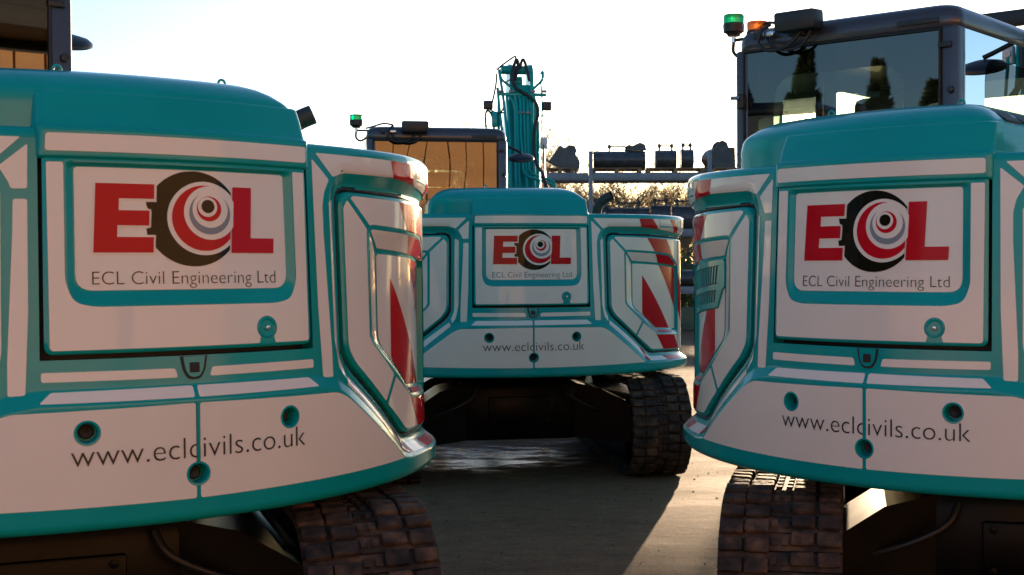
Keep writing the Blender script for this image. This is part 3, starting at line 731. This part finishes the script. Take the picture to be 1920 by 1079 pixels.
def build_boom(root):
    bm_ = MB()
    def yb(z): return .72+.30*(z-2.2)
    lvl = [(1.45, .12, .40, .0), (2.3, .112, .388, 0), (3.10, .150, .410, 0), (3.19, .165, .395, 0), (3.27, .190, .345, 0)]
    V = []
    for z, a, b, _ in lvl: V += [(a, yb(z), z), (b, yb(z), z), (b, yb(z)+.38, z-.05), (a, yb(z)+.38, z-.05)]
    F = [(i*4+j, i*4+(j+1) % 4, i*4+4+(j+1) % 4, i*4+4+j) for i in range(len(lvl)-1) for j in range(4)]+[(3, 2, 1, 0), (16, 17, 18, 19)]
    boom = bm_.add(V, F).build('boom', 'teal', root, 20)
    for x0 in (.165, .350):      # ears
        P = [(yb(3.15)-.02, 3.10), (yb(3.15)+.34, 3.06), (yb(3.4)+.16, 3.46), (yb(3.4)+.03, 3.475), (yb(3.3)-.04, 3.40)]
        MB().prism(rp(P, .05), x0, x0+.034, lambda a, b, z: (z, a, b)).build('boom_ear', 'teal', boom, 35)
    MB().lathe((.09, 1.06, 3.405), (1, 0, 0), [(.001, 0), (.040, 0), (.040, .29), (.001, .29)], 20).build('pin', 'teal', boom, 40)
    MB().lathe((.24, 1.12, 3.30), (1, 0, 0), [(.001, -.05), (.055, -.05), (.055, .05), (.001, .05)], 20).build('cylinder_head', 'teal', boom, 40)
    # forward half of the boom and the arm, going down in front
    V = []
    for y, z, h, a, b in ((1.30, 2.72, .42, .15, .40), (2.1, 2.66, .40, .16, .39), (3.0, 2.45, .34, .17, .38), (3.9, 2.0, .28, .18, .37)):
        V += [(a, y, z-h/2), (b, y, z-h/2), (b, y, z+h/2), (a, y, z+h/2)]
    F = [(i*4+j, i*4+(j+1) % 4, i*4+4+(j+1) % 4, i*4+4+j) for i in range(3) for j in range(4)]+[(3, 2, 1, 0), (12, 13, 14, 15)]
    MB().add(V, F).build('boom_front', 'teal', boom, 20)
    V = []
    for y, z, h, a, b in ((3.95, 2.25, .30, .19, .36), (3.6, 1.4, .34, .19, .36), (3.1, .45, .2, .20, .35)):
        V += [(a, y-h/2, z), (b, y-h/2, z), (b, y+h/2, z), (a, y+h/2, z)]
    F = [(i*4+j, i*4+(j+1) % 4, i*4+4+(j+1) % 4, i*4+4+j) for i in range(2) for j in range(4)]+[(3, 2, 1, 0), (8, 9, 10, 11)]
    MB().add(V, F).build('arm', 'teal', boom, 20)
    pipes = [
        [[.068, .978, 3.392], [.076, .951, 3.304], [.246, .911, 3.169], [.244, .86, 3.001], [.235, .801, 2.803], [.243, .742, 2.607], [.241, .687, 2.425], [.411, .67, 2.365], [.517, .661, 2.336], [.525, .649, 2.20]],
        [[.45, .985, 3.36], [.465, .977, 3.389], [.463, .952, 3.307], [.319, .911, 3.171], [.305, .861, 3.002], [.301, .801, 2.804], [.295, .691, 2.437], [.472, .675, 2.384], [.515, .668, 2.36], [.52, .69, 2.25]],
        [[.064, .976, 3.385], [.089, .912, 3.172], [.107, .83, 2.899], [.111, .80, 2.801], [.092, .62, 2.10]],
        [[.148, .905, 3.149], [.198, .875, 3.05], [.167, .62, 2.10]],
        [[.432, .757, 2.70], [.432, .62, 2.10]],
        [[.352, .885, 3.103], [.324, .63, 2.10]],
        [[.402, .861, 3.004], [.372, .63, 2.10]],
        [[.190, .93, 3.25], [.212, .87, 3.02], [.205, .63, 2.10]],
        [[.335, .90, 3.15], [.340, .86, 3.02], [.345, .80, 2.84], [.335, .62, 2.10]],
        [[.125, .905, 3.15], [.132, .85, 2.98], [.128, .62, 2.10]],
        [[.045, .93, 3.22], [.052, .88, 3.05], [.070, .80, 2.80], [.066, .62, 2.10]],
        [[.275, .90, 3.14], [.272, .84, 2.93], [.268, .62, 2.10]]]
    for i, P in enumerate(pipes): MB().tube(bendpath(P, .05), .0125 if i != 4 else .010, 8).build('hydraulic_pipe', 'teal', boom, 60)
    MB().tube(bendpath([(.440, .94, 3.30), (.445, .899, 3.13), (.427, .794, 2.77)], .04), .007, 8).build('grease_line', 'teal', boom, 60)
    hoses = [
        ([[.191, .942, 3.407], [.18, .908, 3.294], [.207, .886, 3.219], [.312, .864, 3.147], [.381, .842, 3.073], [.394, .812, 2.974], [.358, .775, 2.85], [.342, .72, 2.665], [.354, .679, 2.531], [.408, .647, 2.423], [.461, .608, 2.2]], .0165),
        ([[.175, .95, 3.33], [.19, .96, 3.40], [.215, .982, 3.470], [.230, .99, 3.488], [.238, .98, 3.44], [.205, .94, 3.30]], .015),
        ([[.25, .99, 3.40], [.275, .98, 3.478], [.292, .987, 3.485], [.311, .968, 3.426], [.335, .932, 3.290]], .014),
        ([[.041, .956, 3.388], [.11, .974, 3.447], [.217, .996, 3.519], [.205, .97, 3.44], [.198, .948, 3.36]], .008),
        ([[.045, .99, 3.36], [.035, .97, 3.26], [.01, .93, 3.15], [-.015, .90, 3.06]], .008),
        ([[-.074, .822, 2.85], [-.072, .851, 2.97], [-.051, .862, 3.008], [-.016, .855, 2.96], [0, .84, 2.84]], .010),
        ([[-.02, .85, 3.0], [.02, .84, 2.975], [.07, .86, 3.0], [.10, .89, 3.06]], .008),
        ([[.11, .93, 3.27], [.18, .93, 3.31], [.24, .93, 3.36]], .006)]
    for P, r in hoses: MB().tube(smoothpath(P), r, 8).build('hose', 'hose', boom, 60)
    for x in (-.049, .484):
        l = MB().box((x, .87, 3.057), (.082, .06, .078), bev=.010).build('work_light', 'blackp', boom, 40)
        MB().lathe((x, .90, 3.057), (0, 1, 0), [(.034, 0), (.034, .004), (.001, .006)], 20).build('light_glass', 'label', l)
    MB().tube([(-.03, .885, 3.02), (.03, .90, 2.99), (.12, .92, 3.0)], .008, 6).build('light_bracket', 'teal', boom)
    MB().tube([(.484, .885, 3.01), (.45, .90, 2.97), (.40, .92, 2.98)], .006, 6).build('light_bracket', 'steel', boom)
    MB().box((.265, .905, 3.163), (.44, .03, .028), bev=.005).build('clamp_bar', 'teal', boom)
    for x, y, z in ((.071, .890, 3.184), (.168, .890, 3.187), (.357, .890, 3.191), (.461, .890, 3.193), (.244, .848, 2.992), (.308, .848, 2.993)):
        MB().box((x, y, z), (.05, .03, .022), bev=.004).build('pipe_clamp', 'galv', boom)
    v = MB().box((.439, .776, 2.715), (.062, .05, .10), bev=.006).build('valve_box', 'label', boom)
    MB().lathe((.436, .75, 2.72), (0, -1, 0), [(.024, 0), (.022, .012), (.001, .014)], 16).build('valve_cap', 'label', v)
    MB().box((.007, .86, 2.93), (.05, .06, .14), bev=.012).build('bucket_valve', 'teal', boom, 40)
    MB().tube([(.05, .90, 3.1), (.045, .87, 2.85), (.03, .84, 2.6)], .013, 8).build('hydraulic_pipe', 'teal', boom, 60)
    MB().box((.255, yb(2.6)-.004, 2.7), (.03, .006, .7), rot=(-.29, 0, 0)).build('boom_rib', 'teal', boom)
    boom.location = (.1095, .8637, -.1257); boom.scale = (1.08, 1.08, 1.08)
    return boom

def build_body(root):
    # deck behind the tail towers and plain flanks
    for sg in (1, -1):
        s_ = np.linspace(.445, 2.2, 40); P = S(s_, np.full(40, 1.98), np.full(40, -.045))
        poly = [(sg*p[0], p[1]) for p in P]+[(sg*.445, -.12)]
        MB().prism(poly, 1.90, 1.9845).build('deck_plate', 'teal', root, 30)
    MB().box((.88, .62, 1.42), (.86, 1.5, .95), bev=.04).build('flank_body', 'teal', root, 40)
    MB().box((.88, .62, 1.92), (.78, 1.3, .06), bev=.02).build('tank_lid', 'teal', root, 40)
    MB().box((0, .35, .93), (1.45, 1.9, .16), bev=.02).build('slew_deck', 'chassis', root)
    MB().lathe((0, 0, .70), (0, 0, 1), [(.62, 0), (.62, .13), (.55, .14), (.001, .14)], 40).build('slew_ring', 'chassis', root, 40)
    MB().lathe((0, 0, .808), (0, 0, 1), [(.001, 0), (.92, 0), (.94, .02), (.001, .02)], 64).build('belly_plate', 'chassis', root, 40)

SHOE_N = 86
def build_undercarriage(root):
    parts = []
    HL, RO = 1.035, .378
    cb = MB().box((0, 0, .495), (.92, 1.75, .45), bev=.06)
    for sx in (-1, 1):
        for sy in (-1, 1):
            V = []
            for x, z0, z1, y0, y1 in ((.40, .28, .71, .30, .86), (.62, .26, .66, .34, .92), (.88, .24, .50, .40, 1.0)):
                V += [(sx*x, sy*y0, z0), (sx*x, sy*y1, z0), (sx*x, sy*y1, z1), (sx*x, sy*y0, z1)]
            cb.add(V, [(i*4+j, i*4+(j+1) % 4, i*4+4+(j+1) % 4, i*4+4+j) for i in range(2) for j in range(4)]+[(0, 1, 2, 3), (8, 9, 10, 11)])
    parts.append(cb.build('carbody', 'chassis', root, 40))
    cbo = parts[0]
    MB().box((0, -.885, .50), (.50, .03, .22), bev=.01).build('cover_plate', 'chassis', cbo)
    for x in (-.21, .21):
        for z in (.42, .58): MB().lathe((x, -.90, z), (0, -1, 0), [(.016, 0), (.016, .012), (.001, .014)], 6).build('bolt', 'chassis', cbo)
    for x in (-.34, .34): MB().tube(smoothpath([(x, -.90, .68), (x*1.15, -.95, .60), (x*1.6, -.95, .52), (x*2.2, -.9, .45)]), .014, 8).build('travel_hose', 'hose', cbo, 60)
    shoes = []
    R = random.Random(5)
    for vv in range(5):
        shoe = MB(); shoe.box((0, 0, -.032), (.45, .066, .016))
        for cx, dy in ((-.1785, 0), (-.0845, 0), (.0845, .031), (.1785, .031)):
            shoe.box((cx+R.uniform(-.003, .003), dy-.010+R.uniform(-.003, .003), -.013+R.uniform(-.004, .002)), (.088*R.uniform(.92, 1.02), .056*R.uniform(.88, 1.04), .026), rot=(R.uniform(-.08, .08), R.uniform(-.05, .05), R.uniform(-.05, .05)), bev=.007)
        for cx in (-.02, .02): shoe.box((cx, .0, -.02), (.022, .03, .014))
        me = shoe.mesh('track_shoe'); me.materials.append(M['rubber']); shoes.append(me)
    straight = 2*HL; circ_ = PI*(RO-.02); per = 2*straight+2*circ_
    def at(u):
        u %= per
        if u < straight: return (-HL+u, 0.0, -PI/2)                       # bottom, heading +y ; outward normal -z
        u -= straight
        if u < circ_: a = -PI/2+u/(RO-.02); return (HL+RO*math.cos(a), RO+RO*math.sin(a), a)
        u -= circ_
        if u < straight: return (HL-u, 2*RO, PI/2)
        u -= straight; a = PI/2+u/(RO-.02); return (-HL+RO*math.cos(a), RO+RO*math.sin(a), a)
    for sx in (-1, 1):
        X = sx*1.0
        belt = MB(); V = []
        N = 96
        for i in range(N):
            y, z, a = at(per*i/N); c, s_ = math.cos(a), math.sin(a)
            for dx, dd in ((-.21, .036), (.21, .036), (.21, .062), (-.21, .062)): V.append((X+dx, y-c*dd, z-s_*dd))
        F = [(i*4+j, i*4+(j+1) % 4, ((i+1) % N)*4+(j+1) % 4, ((i+1) % N)*4+j) for i in range(N) for j in range(4)]
        tr = belt.add(V, F).build('track', 'rubber', root, 40); parts.append(tr)
        for i in range(SHOE_N):
            y, z, a = at(per*(i+.3)/SHOE_N)
            o = bpy.data.objects.new('track_shoe', shoes[R.randrange(5)]); COL.objects.link(o); o.parent = tr
            n_ = Vector((0, math.cos(a), math.sin(a))); t_ = Vector((0, -math.sin(a), math.cos(a))); x_ = t_.cross(n_)
            Mx = Matrix((x_, t_, n_)).transposed().to_4x4(); Mx.translation = (X, y, z); o.matrix_local = Mx
        fr = MB().box((X-sx*.02, 0, .40), (.30, 1.75, .30), bev=.03).build('track_frame', 'chassis', root, 40); parts.append(fr)
        MB().box((X-sx*.185, 0, .22), (.03, 1.9, .26), bev=.012).build('roller_guard', 'chassis', fr, 40)
        MB().box((X-sx*.17, 0, .50), (.12, 1.5, .10), rot=(0, sx*.5, 0), bev=.02).build('frame_ledge', 'chassis', fr, 40)
        for yy, r in ((-HL, .29), (HL, .27)):
            w_ = MB().lathe((X-.16, yy, RO), (1, 0, 0), [(.06, 0), (r*.6, 0), (r, .03), (r+.02, .10), (r+.02, .22), (r, .29), (r*.6, .32), (.06, .32)], 28)
            w_.build('sprocket' if yy < 0 else 'idler', 'chassis', fr, 40)
        for j in range(6):
            MB().lathe((X-.15, -.75+j*.3, .145), (1, 0, 0), [(.001, 0), (.085, 0), (.085, .10), (.06, .12), (.06, .18), (.085, .2), (.085, .30), (.001, .30)], 16).build('roller', 'chassis', fr, 40)
    # low bar added across the front to keep sun off the ground beneath
    P = [(1.96, .025), (1.93, .15), (1.96, .37), (2.0, .37), (1.975, .15), (2.0, .025)]
    bl = MB().prism(P, -1.2, 1.2, lambda a, b, z: (z, a, b)).build('sun_block_bar', 'chassis', root, 40); parts.append(bl)
    for x in (-.5, .5): MB().tube([(x, .55, .36), (x, 1.3, .26), (x, 1.95, .16)], .05, 8).build('block_bar_arm', 'chassis', bl, 40)
    return parts

root = empty('excavator', label='x', cat='excavator', group='teal and white excavators')
build_counterweight(root)
for sg in (1, -1): build_side_panel(root, sg)
build_door(root); build_hood(root); build_cab(root); build_body(root)
beacon(root, Vector((-1.230, -.45, 2.748)), 'green', 'green_beacon')
build_exhaust(root); build_boom(root)
under = build_undercarriage(root)
UND = {o.name for o in under}
def copy_tree(o, parent=None):
    c = o.copy(); COL.objects.link(c); c.parent = parent
    for ch in list(o.children): copy_tree(ch, c)
    return c
r_root = copy_tree(root); l_root = copy_tree(root)
def under_of(r):
    return [c for c in r.children if c.name.split('.')[0] in ('carbody', 'track', 'track_frame', 'sun_block_bar')]
POSE = [(root, (-.7168, 10.8589, 0), .19263, (.003749, .000597), .18, 'teal and white excavator farthest back in the middle, its boom rising behind the cab'),
        (l_root, (-2.1432, 5.1457, 0), .67485, (.00423, .00722), .38, 'teal and white excavator nearest the camera on the left, its cab cut by the edge'),
        (r_root, (1.9219, 5.8458, 0), -.67856, (-.00149, -.00786), -.20, 'teal and white excavator on the right, a green and an orange beacon above its cab')]
for r, loc, yaw, tl, uy, lab in POSE:
    r.location = loc; r.rotation_euler = (-tl[1], -tl[0], yaw); r['label'] = lab
    for c in under_of(r): c.rotation_euler = (0, 0, uy-yaw)
beacon(r_root, Vector((-1.085, -.47, 2.695)), 'orange', 'orange_beacon', arm=False)

gb = MB().box((-.42, 1.16, 2.915), (.62, .06, .085), bev=.012).build('roof_light_bar', 'blackp', r_root)
for x in (-.66, -.18): MB().box((x, 1.15, 2.79), (.03, .03, .20)).build('bar_leg', 'blackp', gb)
MB().box((-.36, 1.12, 2.90), (.09, .05, .05), bev=.01).build('bar_lamp', 'label', gb)

# ------------------------------------------------------------------ yard
g = MB().add([(-300, -300, 0), (300, -300, 0), (300, 300, 0), (-300, 300, 0)], [(0, 1, 2, 3)]).build('ground', 'ground', None, None)
tag(g, 'damp brown concrete yard with puddles and tyre dirt', 'ground', kind='structure')
mb = MB()
for i in range(1600):
    y = 4.5+rng.random()**1.6*22; x = rng.uniform(-3, 5); s_ = rng.uniform(.002, .006)*(1+.04*y)
    if rng.random() < .6: x = -.8+rng.normal()*1.6
    a = rng.uniform(0, PI)
    mb.box((x, y, s_*.2), (s_*rng.uniform(.8, 2.4), s_, s_*.6), rot=(0, 0, a))
ch = mb.build('mud_crumbs', 'chip', None, None); tag(ch, 'small crumbs of dark mud scattered on the concrete', 'mud', kind='stuff')

# ------------------------------------------------------------------ bucket rack
RY = 34.0
def wx(px): return (px-1113.2)/2445.67*RY
def wz(py): return 1.572+(507.8-py)/2445.67*RY
rack = empty('storage_rack', (wx(1108), RY, 0), label='tall galvanised storage rack holding digger buckets on pallets', cat='rack')
def rk(name, c, d, mat='galv', bev=.01): return MB().box((c[0]-wx(1108), c[1]-RY, c[2]), d, bev=bev).build(name, mat, rack)
BAY = wx(1331)-wx(1108)
for i in (-1, 0, 1, 2):
    for yy in (RY, RY+1.05):
        rk('upright', (wx(1108)+i*BAY, yy, 2.34), (.11, .09, 4.68))
    for j in range(9): rk('ladder_brace', (wx(1108)+i*BAY, RY+.52, .4+j*.5), (.03, 1.0, .035))
for i in (-1, 0, 1):
    for zt in (wz(332), wz(437), wz(545)):
        for yy in (RY-.01, RY+1.06):
            rk('beam', (wx(1108)+(i+.5)*BAY, yy, zt), (BAY-.12, .06, .20))
def pallet(x0, x1, z, label):
    c = (x0+x1)/2; w_ = x1-x0
    p = empty('pallet', (c, RY+.5, z), label=label, cat='pallet', group='pallets on the rack')
    for k in range(5): MB().box((0, -.45+k*.225, .125), (w_, .11, .024)).build('deck_board', 'wood', p)
    for k in (-1, 0, 1): MB().box((k*(w_/2-.06), 0, .06), (.10, 1.0, .09)).build('bearer', 'wood', p)
    for k in (-1, 0, 1): MB().box((0, k*.43, .006), (w_, .10, .022)).build('bottom_board', 'wood', p)
    return z+.137
def bucket(x, z, w_, h, label, rz=0, tooth=False, ears=True, y=RY+.45, tip=0):
    b = empty('digger_bucket', (x, y, z), rz, label=label, cat='bucket', group='digger buckets on the rack')
    prof = [(.34, h), (-.10, h), (-.30, h*.86), (-.40, h*.6), (-.40, h*.36), (-.30, h*.12), (-.12, .0), (.36, .0)]
    rot = lambda a, c, t: (t, a*math.cos(tip)-c*math.sin(tip), a*math.sin(tip)+c*math.cos(tip))
    out = smoothpath([(p[0], p[1], 0) for p in prof], 3)
    inn = [(p.x*.93+.03, p.y*.93+h*.035) for p in out]
    ring = [(p.x, p.y) for p in out]+inn[::-1]
    MB().prism(ring, -w_/2, w_/2, rot).build('shell', 'bucket', b, 35)
    for sx in (-1, 1):
        x0 = sx*(w_/2-.004)
        MB().prism([(p.x, p.y) for p in out], x0-sx*.022, x0+sx*.006, rot).build('cheek', 'bucket', b, 30)
    if ears:
        ew = min(w_*.30, .26)
        for sx in (-1, 1):
            MB().prism(rp([(-.16, h-.02), (.20, h-.02), (.16, h+.13), (.02, h+.20), (-.10, h+.13)], .03), sx*ew-.02, sx*ew+.02, rot).build('ear', 'bucket', b, 30)
            MB().prism(circ((.02, h+.13), .05, 12), sx*ew-.045, sx*ew+.045, rot).build('boss', 'bucket', b, 40)
        MB().prism(circ((.02, h+.13), .022, 10), -ew, ew, rot).build('pin', 'bucket', b, 40)
    MB().prism([(.33, -.02), (.46, -.02), (.46, .01), (.33, .02)], -w_/2, w_/2, rot).build('cutting_edge', 'bucket', b, 30)
    return b
zt = wz(325)+.0
zp = pallet(wx(1022), wx(1078), zt, 'wooden pallet under the tilted bucket beside the raised boom')
bucket(wx(1052), zp, .62, .50, 'tilted dark bucket at the left end of the top shelf beside the boom', rz=PI/2, ears=True, tip=.55)
zp = pallet(wx(1110), wx(1204), zt, 'wooden pallet under the wide bucket on the top shelf')
bucket(wx(1162), zp, wx(1211)-wx(1113), .46, 'wide dark ditching bucket on the top shelf right of the boom')
hq = empty('quick_hitch', (wx(1193), RY+.42, zp+.47), .2, label='small quick hitch lying on top of the wide ditching bucket', cat='hitch')
for sx in (-.16, .16): MB().prism(rp([(-.26, 0), (.26, 0), (.22, .16), (.08, .22), (-.10, .12), (-.24, .15)], .03), sx-.02, sx+.02, lambda a, b, z: (a, z, b)).build('hitch_plate', 'bucket', hq, 30)
MB().tube([(-.18, -.2, .10), (-.18, .2, .10)], .03, 10).build('hitch_pin', 'bucket', hq)
MB().tube([(.12, -.2, .12), (.12, .2, .12)], .03, 10).build('hitch_pin', 'bucket', hq)
MB().box((0, 0, .04), (.4, .3, .06), bev=.01).build('hitch_base', 'bucket', hq)
zp = pallet(wx(1212), wx(1322), zt, 'long wooden pallet under two upright buckets on the top shelf')
bucket(wx(1250), zp, .55, .48, 'medium dark bucket on the top shelf, left of the narrow one')
bucket(wx(1290), zp, .33, .50, 'narrow dark trenching bucket on the top shelf between two others')
zp = pallet(wx(1334), wx(1400), zt, 'wooden pallet beside the right machine, under the end bucket on the top shelf')
bucket(wx(1352), zp, .5, .55, 'dark bucket at the right end of the top shelf, side towards us', rz=-PI/2+.3)
z2 = wz(437)+.11
bucket(wx(1126), z2, .42, .62, 'dark bucket on the second shelf, half hidden by the bent exhaust')
bucket(wx(1180), z2, 1.05, .56, 'wide dark bucket on the second shelf right of the bent exhaust')
bucket(wx(1240), z2, .50, .62, 'square dark bucket on the second shelf with sunlit ears')
bucket(wx(1287), z2, .72, .60, 'dark bucket on the second shelf nearest the right machine')
bucket(wx(1060), z2, .7, .6, 'dark bucket on the second shelf behind the boom foot')
bucket(wx(1292), wz(545)+.11, .55, .42, 'dark bucket on the lowest shelf, seen between the two tails')
bucket(wx(1230), wz(545)+.11, .7, .42, 'dark bucket on the lowest shelf hidden behind the middle tail')
for i, x in enumerate((-.3, 1.35, 3.0)):
    o = MB().box((0, 0, .30), (1.55, .7, .60), bev=.03).build('concrete_block', 'concrete', None); o.location = (x, RY+.4, 0)
    tag(o, ['mossy concrete block under the left bay of the rack', 'mossy concrete block under the rack behind the middle tail', 'mossy concrete block under the rack seen between the two tails'][i], 'block', 'concrete blocks under the rack')

# ------------------------------------------------------------------ bare trees and shrubs behind the rack
def bare_tree_meshes(seed, H):
    R = random.Random(seed); tr = MB(); tw = MB()
    def grow(p, d, ln, r, lev):
        pts = [p]; n = 4; q = p.copy(); dd = d.copy()
        for i in range(n):
            dd = (dd+Vector((R.uniform(-1, 1), R.uniform(-1, 1), R.uniform(-.3, .7)))*.16).normalized(); q = q+dd*ln/n; pts.append(q.copy())
        rad = [r*(1-.55*i/n) for i in range(n+1)]
        (tr if lev < 2 else tw).tube(pts, rad, 5 if lev < 2 else 3, cap=False)
        if lev >= 4: return
        k = (5, 6, 6, 5)[lev]
        for j in range(k):
            i = R.randint(1, n); a = R.uniform(0, 2*PI); side = Vector((math.cos(a), math.sin(a), R.uniform(.1, .9)))
            nd = (dd*.7+side*.8).normalized(); grow(pts[i], nd, ln*R.uniform(.45, .72), max(rad[i]*.55, .008), lev+1)
    grow(Vector((0, 0, 0)), Vector((0, 0, 1)), H*.5, H*.018, 0)
    return tr.mesh('trunk'), tw.mesh('crown')
def leaf_mat():  # leaves made up to give the backlit trees their golden haze
    m, t, b = new_mat('golden_glow_leaves'); out = t.nodes['Material Output']; t.nodes.remove(b)
    d = t.nodes.new('ShaderNodeBsdfDiffuse'); d.inputs[0].default_value = (.30, .19, .08, 1)
    tl = t.nodes.new('ShaderNodeBsdfTranslucent'); tl.inputs[0].default_value = (.45, .30, .13, 1)
    mx = t.nodes.new('ShaderNodeMixShader'); mx.inputs[0].default_value = .6
    t.links.new(d.outputs[0], mx.inputs[1]); t.links.new(tl.outputs[0], mx.inputs[2]); t.links.new(mx.outputs[0], out.inputs[0]); return m
M['glowleaf'] = leaf_mat()
var = [bare_tree_meshes(s_, 7.5) for s_ in (3, 11, 23)]
for a, b in var: a.materials.append(M['bark']); b.materials.append(M['bark'])
lvs = []
for k, (a, b) in enumerate(var):
    co = np.empty(len(b.vertices)*3); b.vertices.foreach_get('co', co); co = co.reshape(-1, 3); r_ = np.random.default_rng(40+k)
    pk = co[r_.integers(0, len(co), 5200)]; V = []; F = []
    for p in pk:
        u = r_.normal(size=3); u /= np.linalg.norm(u); v = np.cross(u, r_.normal(size=3)); v /= np.linalg.norm(v); z_ = r_.uniform(.022, .05)
        p = p+r_.normal(size=3)*.05; n0 = len(V); V += [tuple(p-u*z_*.4), tuple(p+v*z_), tuple(p+u*z_*.4), tuple(p-v*z_*.8)]; F.append((n0, n0+1, n0+2, n0+3))
    me = bpy.data.meshes.new('glow_leaves'); me.from_pydata(V, [], F); me.materials.append(M['glowleaf']); lvs.append(me)
for i in range(51):
    k = i % 3; s_ = random.uniform(.75, 1.12)
    x = -5.0+(i % 17)*.66+random.uniform(-.4, .4); y = (47 if i < 17 else 58 if i < 34 else 70)+random.uniform(-3, 3)
    t = empty('bare_tree', (x*(y/47), y, 0), random.uniform(0, 6), label='bare winter tree behind the bucket rack, leaves added for the golden haze', cat='tree', group='bare trees behind the rack')
    hz_ = .74 if x > -1.5 else .92
    t.scale = (s_*1.05, s_*1.05, s_*hz_)
    for nm, me in (('trunk', var[k][0]), ('crown', var[k][1]), ('glow_leaves', lvs[k])):
        o = bpy.data.objects.new(nm, me); COL.objects.link(o); o.parent = t
def leaf_blob(n, rx, ry, rz, size, seed, cone=False):
    r = np.random.default_rng(seed); V = []; F = []
    for i in range(n):
        if cone:
            h = r.random()**.8; a = r.uniform(0, 2*PI); lay = (h*14) % 1
            rad = (1-h)*(.35+.65*r.random()**.5)*(.65+.35*lay)
            p = np.array([rx*rad*math.cos(a), ry*rad*math.sin(a), rz*h-.25*rad*1.2]); dv = np.array([math.cos(a), math.sin(a), .25])
        else:
            v = r.normal(size=3); v /= np.linalg.norm(v); p = v*r.random()**.4*np.array([rx, ry, rz]); p[2] += rz; dv = r.normal(size=3)
        dv = dv+r.normal(size=3)*.35; dv /= np.linalg.norm(dv); u = np.cross(dv, r.normal(size=3)); u /= np.linalg.norm(u)
        L_ = size*r.uniform(.6, 1.4); W_ = L_*(.28 if cone else .5); b = len(V)
        V += [tuple(p-u*W_*.5), tuple(p+u*W_*.5), tuple(p+dv*L_)]; F.append((b, b+1, b+2))
    me = bpy.data.meshes.new('crown'); me.from_pydata(V, [], F); return me
shm = [leaf_blob(2600, .7, .6, .75, .10, s_) for s_ in (1, 2)]
for me in shm: me.materials.append(M['shrub'])
for i, (x, y) in enumerate(((2.35, 36.6), (3.0, 37.4), (1.2, 37.6), (-.4, 37.0))):
    t = empty('evergreen_shrub', (x, y, 0), i*1.3, label='green leafy shrub growing behind the lower shelves of the rack', cat='shrub', group='shrubs behind the rack')
    o = bpy.data.objects.new('crown', shm[i % 2]); COL.objects.link(o); o.parent = t; t.scale = (1, 1, 1.35+.2*(i % 2))
    MB().tube([(0, 0, 0), (.02, 0, .9)], .03, 6).build('stem', 'bark', t)

# ------------------------------------------------------------------ what the windows mirror: clad shed behind right, conifers behind left; plus unseen light helpers
bd = empty('clad_shed', (6.5, -10.0, 0), math.radians(33), label='tan board-clad shed with dark eaves mirrored in the cab windows', cat='building')
MB().box((0, -.9, 3.6), (26, 1.6, 7.2)).build('wall', 'roofm', bd)
bw = MB().box((0, 0, 0), (.44, .05, 4.7), bev=.006).mesh('board'); bw.materials.append(M['clad'])
for i in range(54):
    o = bpy.data.objects.new('board', bw); COL.objects.link(o); o.parent = bd; o.location = (-12.8+i*.48, -.07, 3.05)
MB().box((0, .35, 5.75), (27, 1.6, .30), bev=.02).build('eaves', 'roofm', bd)
MB().box((0, -.05, .35), (26, .12, .7)).build('plinth', 'concrete', bd)
for x in (-6.5, 3.5):
    w_ = MB().box((x, .0, 2.4), (1.5, .08, 1.2), bev=.01).build('window', 'label', bd)
    MB().box((x, .045, 2.4), (1.3, .02, 1.0)).build('pane', 'frit', w_)
cm = [leaf_blob(30000, 1.7, 1.7, 5.2, .15, s_, True) for s_ in (5, 6)]
for me in cm: me.materials.append(M['leafd'])
for i in range(9):  # unseen row added to block bright horizon glow mirrored in the left tail
    t = empty('conifer_tree', (10.2+i*2.0, 40+random.uniform(-1.5, 1.5), 0), random.uniform(0, 6), label='unseen conifer added beyond the right machine to block glow in the left tail', cat='tree', group='added conifers beyond the right machine')
    o = bpy.data.objects.new('crown', cm[i % 2]); COL.objects.link(o); o.parent = t; t.scale = (1.2, 1.2, random.uniform(.9, 1.05)); o.location.z = .2
    MB().tube([(0, 0, 0), (0, 0, 4.5)], [.16, .04], 8).build('trunk', 'bark', t)
bk = empty('bounce_wall', (-11.5, -7.5, 0), math.radians(-42), label='unseen wall behind the camera, added to bounce warm sun onto the right machine', cat='wall')  # made-up wall out of view, returns warm sunlight to the right tail
MB().box((0, 0, 1.25), (19, .25, 2.5), bev=.01).build('bounce_face', 'bounce_brick', bk)
MB().box((0, 0, 2.53), (19.1, .36, .08), bev=.01).build('coping', 'concrete', bk)
for i in range(26):
    f_ = i/25
    t = empty('conifer_tree', (-14.5-3.5*f_+random.uniform(-.5, .5), -8.0+13.0*f_+random.uniform(-.25, .25), 0), random.uniform(0, 6), label='dark conifer in the row mirrored in the right cab window', cat='tree', group='conifers behind the camera')
    o = bpy.data.objects.new('crown', cm[i % 2]); COL.objects.link(o); o.parent = t; t.scale = (random.uniform(.8, 1.2), random.uniform(.8, 1.2), (.78, .92, .74, .98, .84)[i % 5]*random.uniform(.96, 1.04)); o.location.z = .3
    MB().tube([(0, 0, 0), (0, 0, 5)], [.16, .04], 8).build('trunk', 'bark', t)
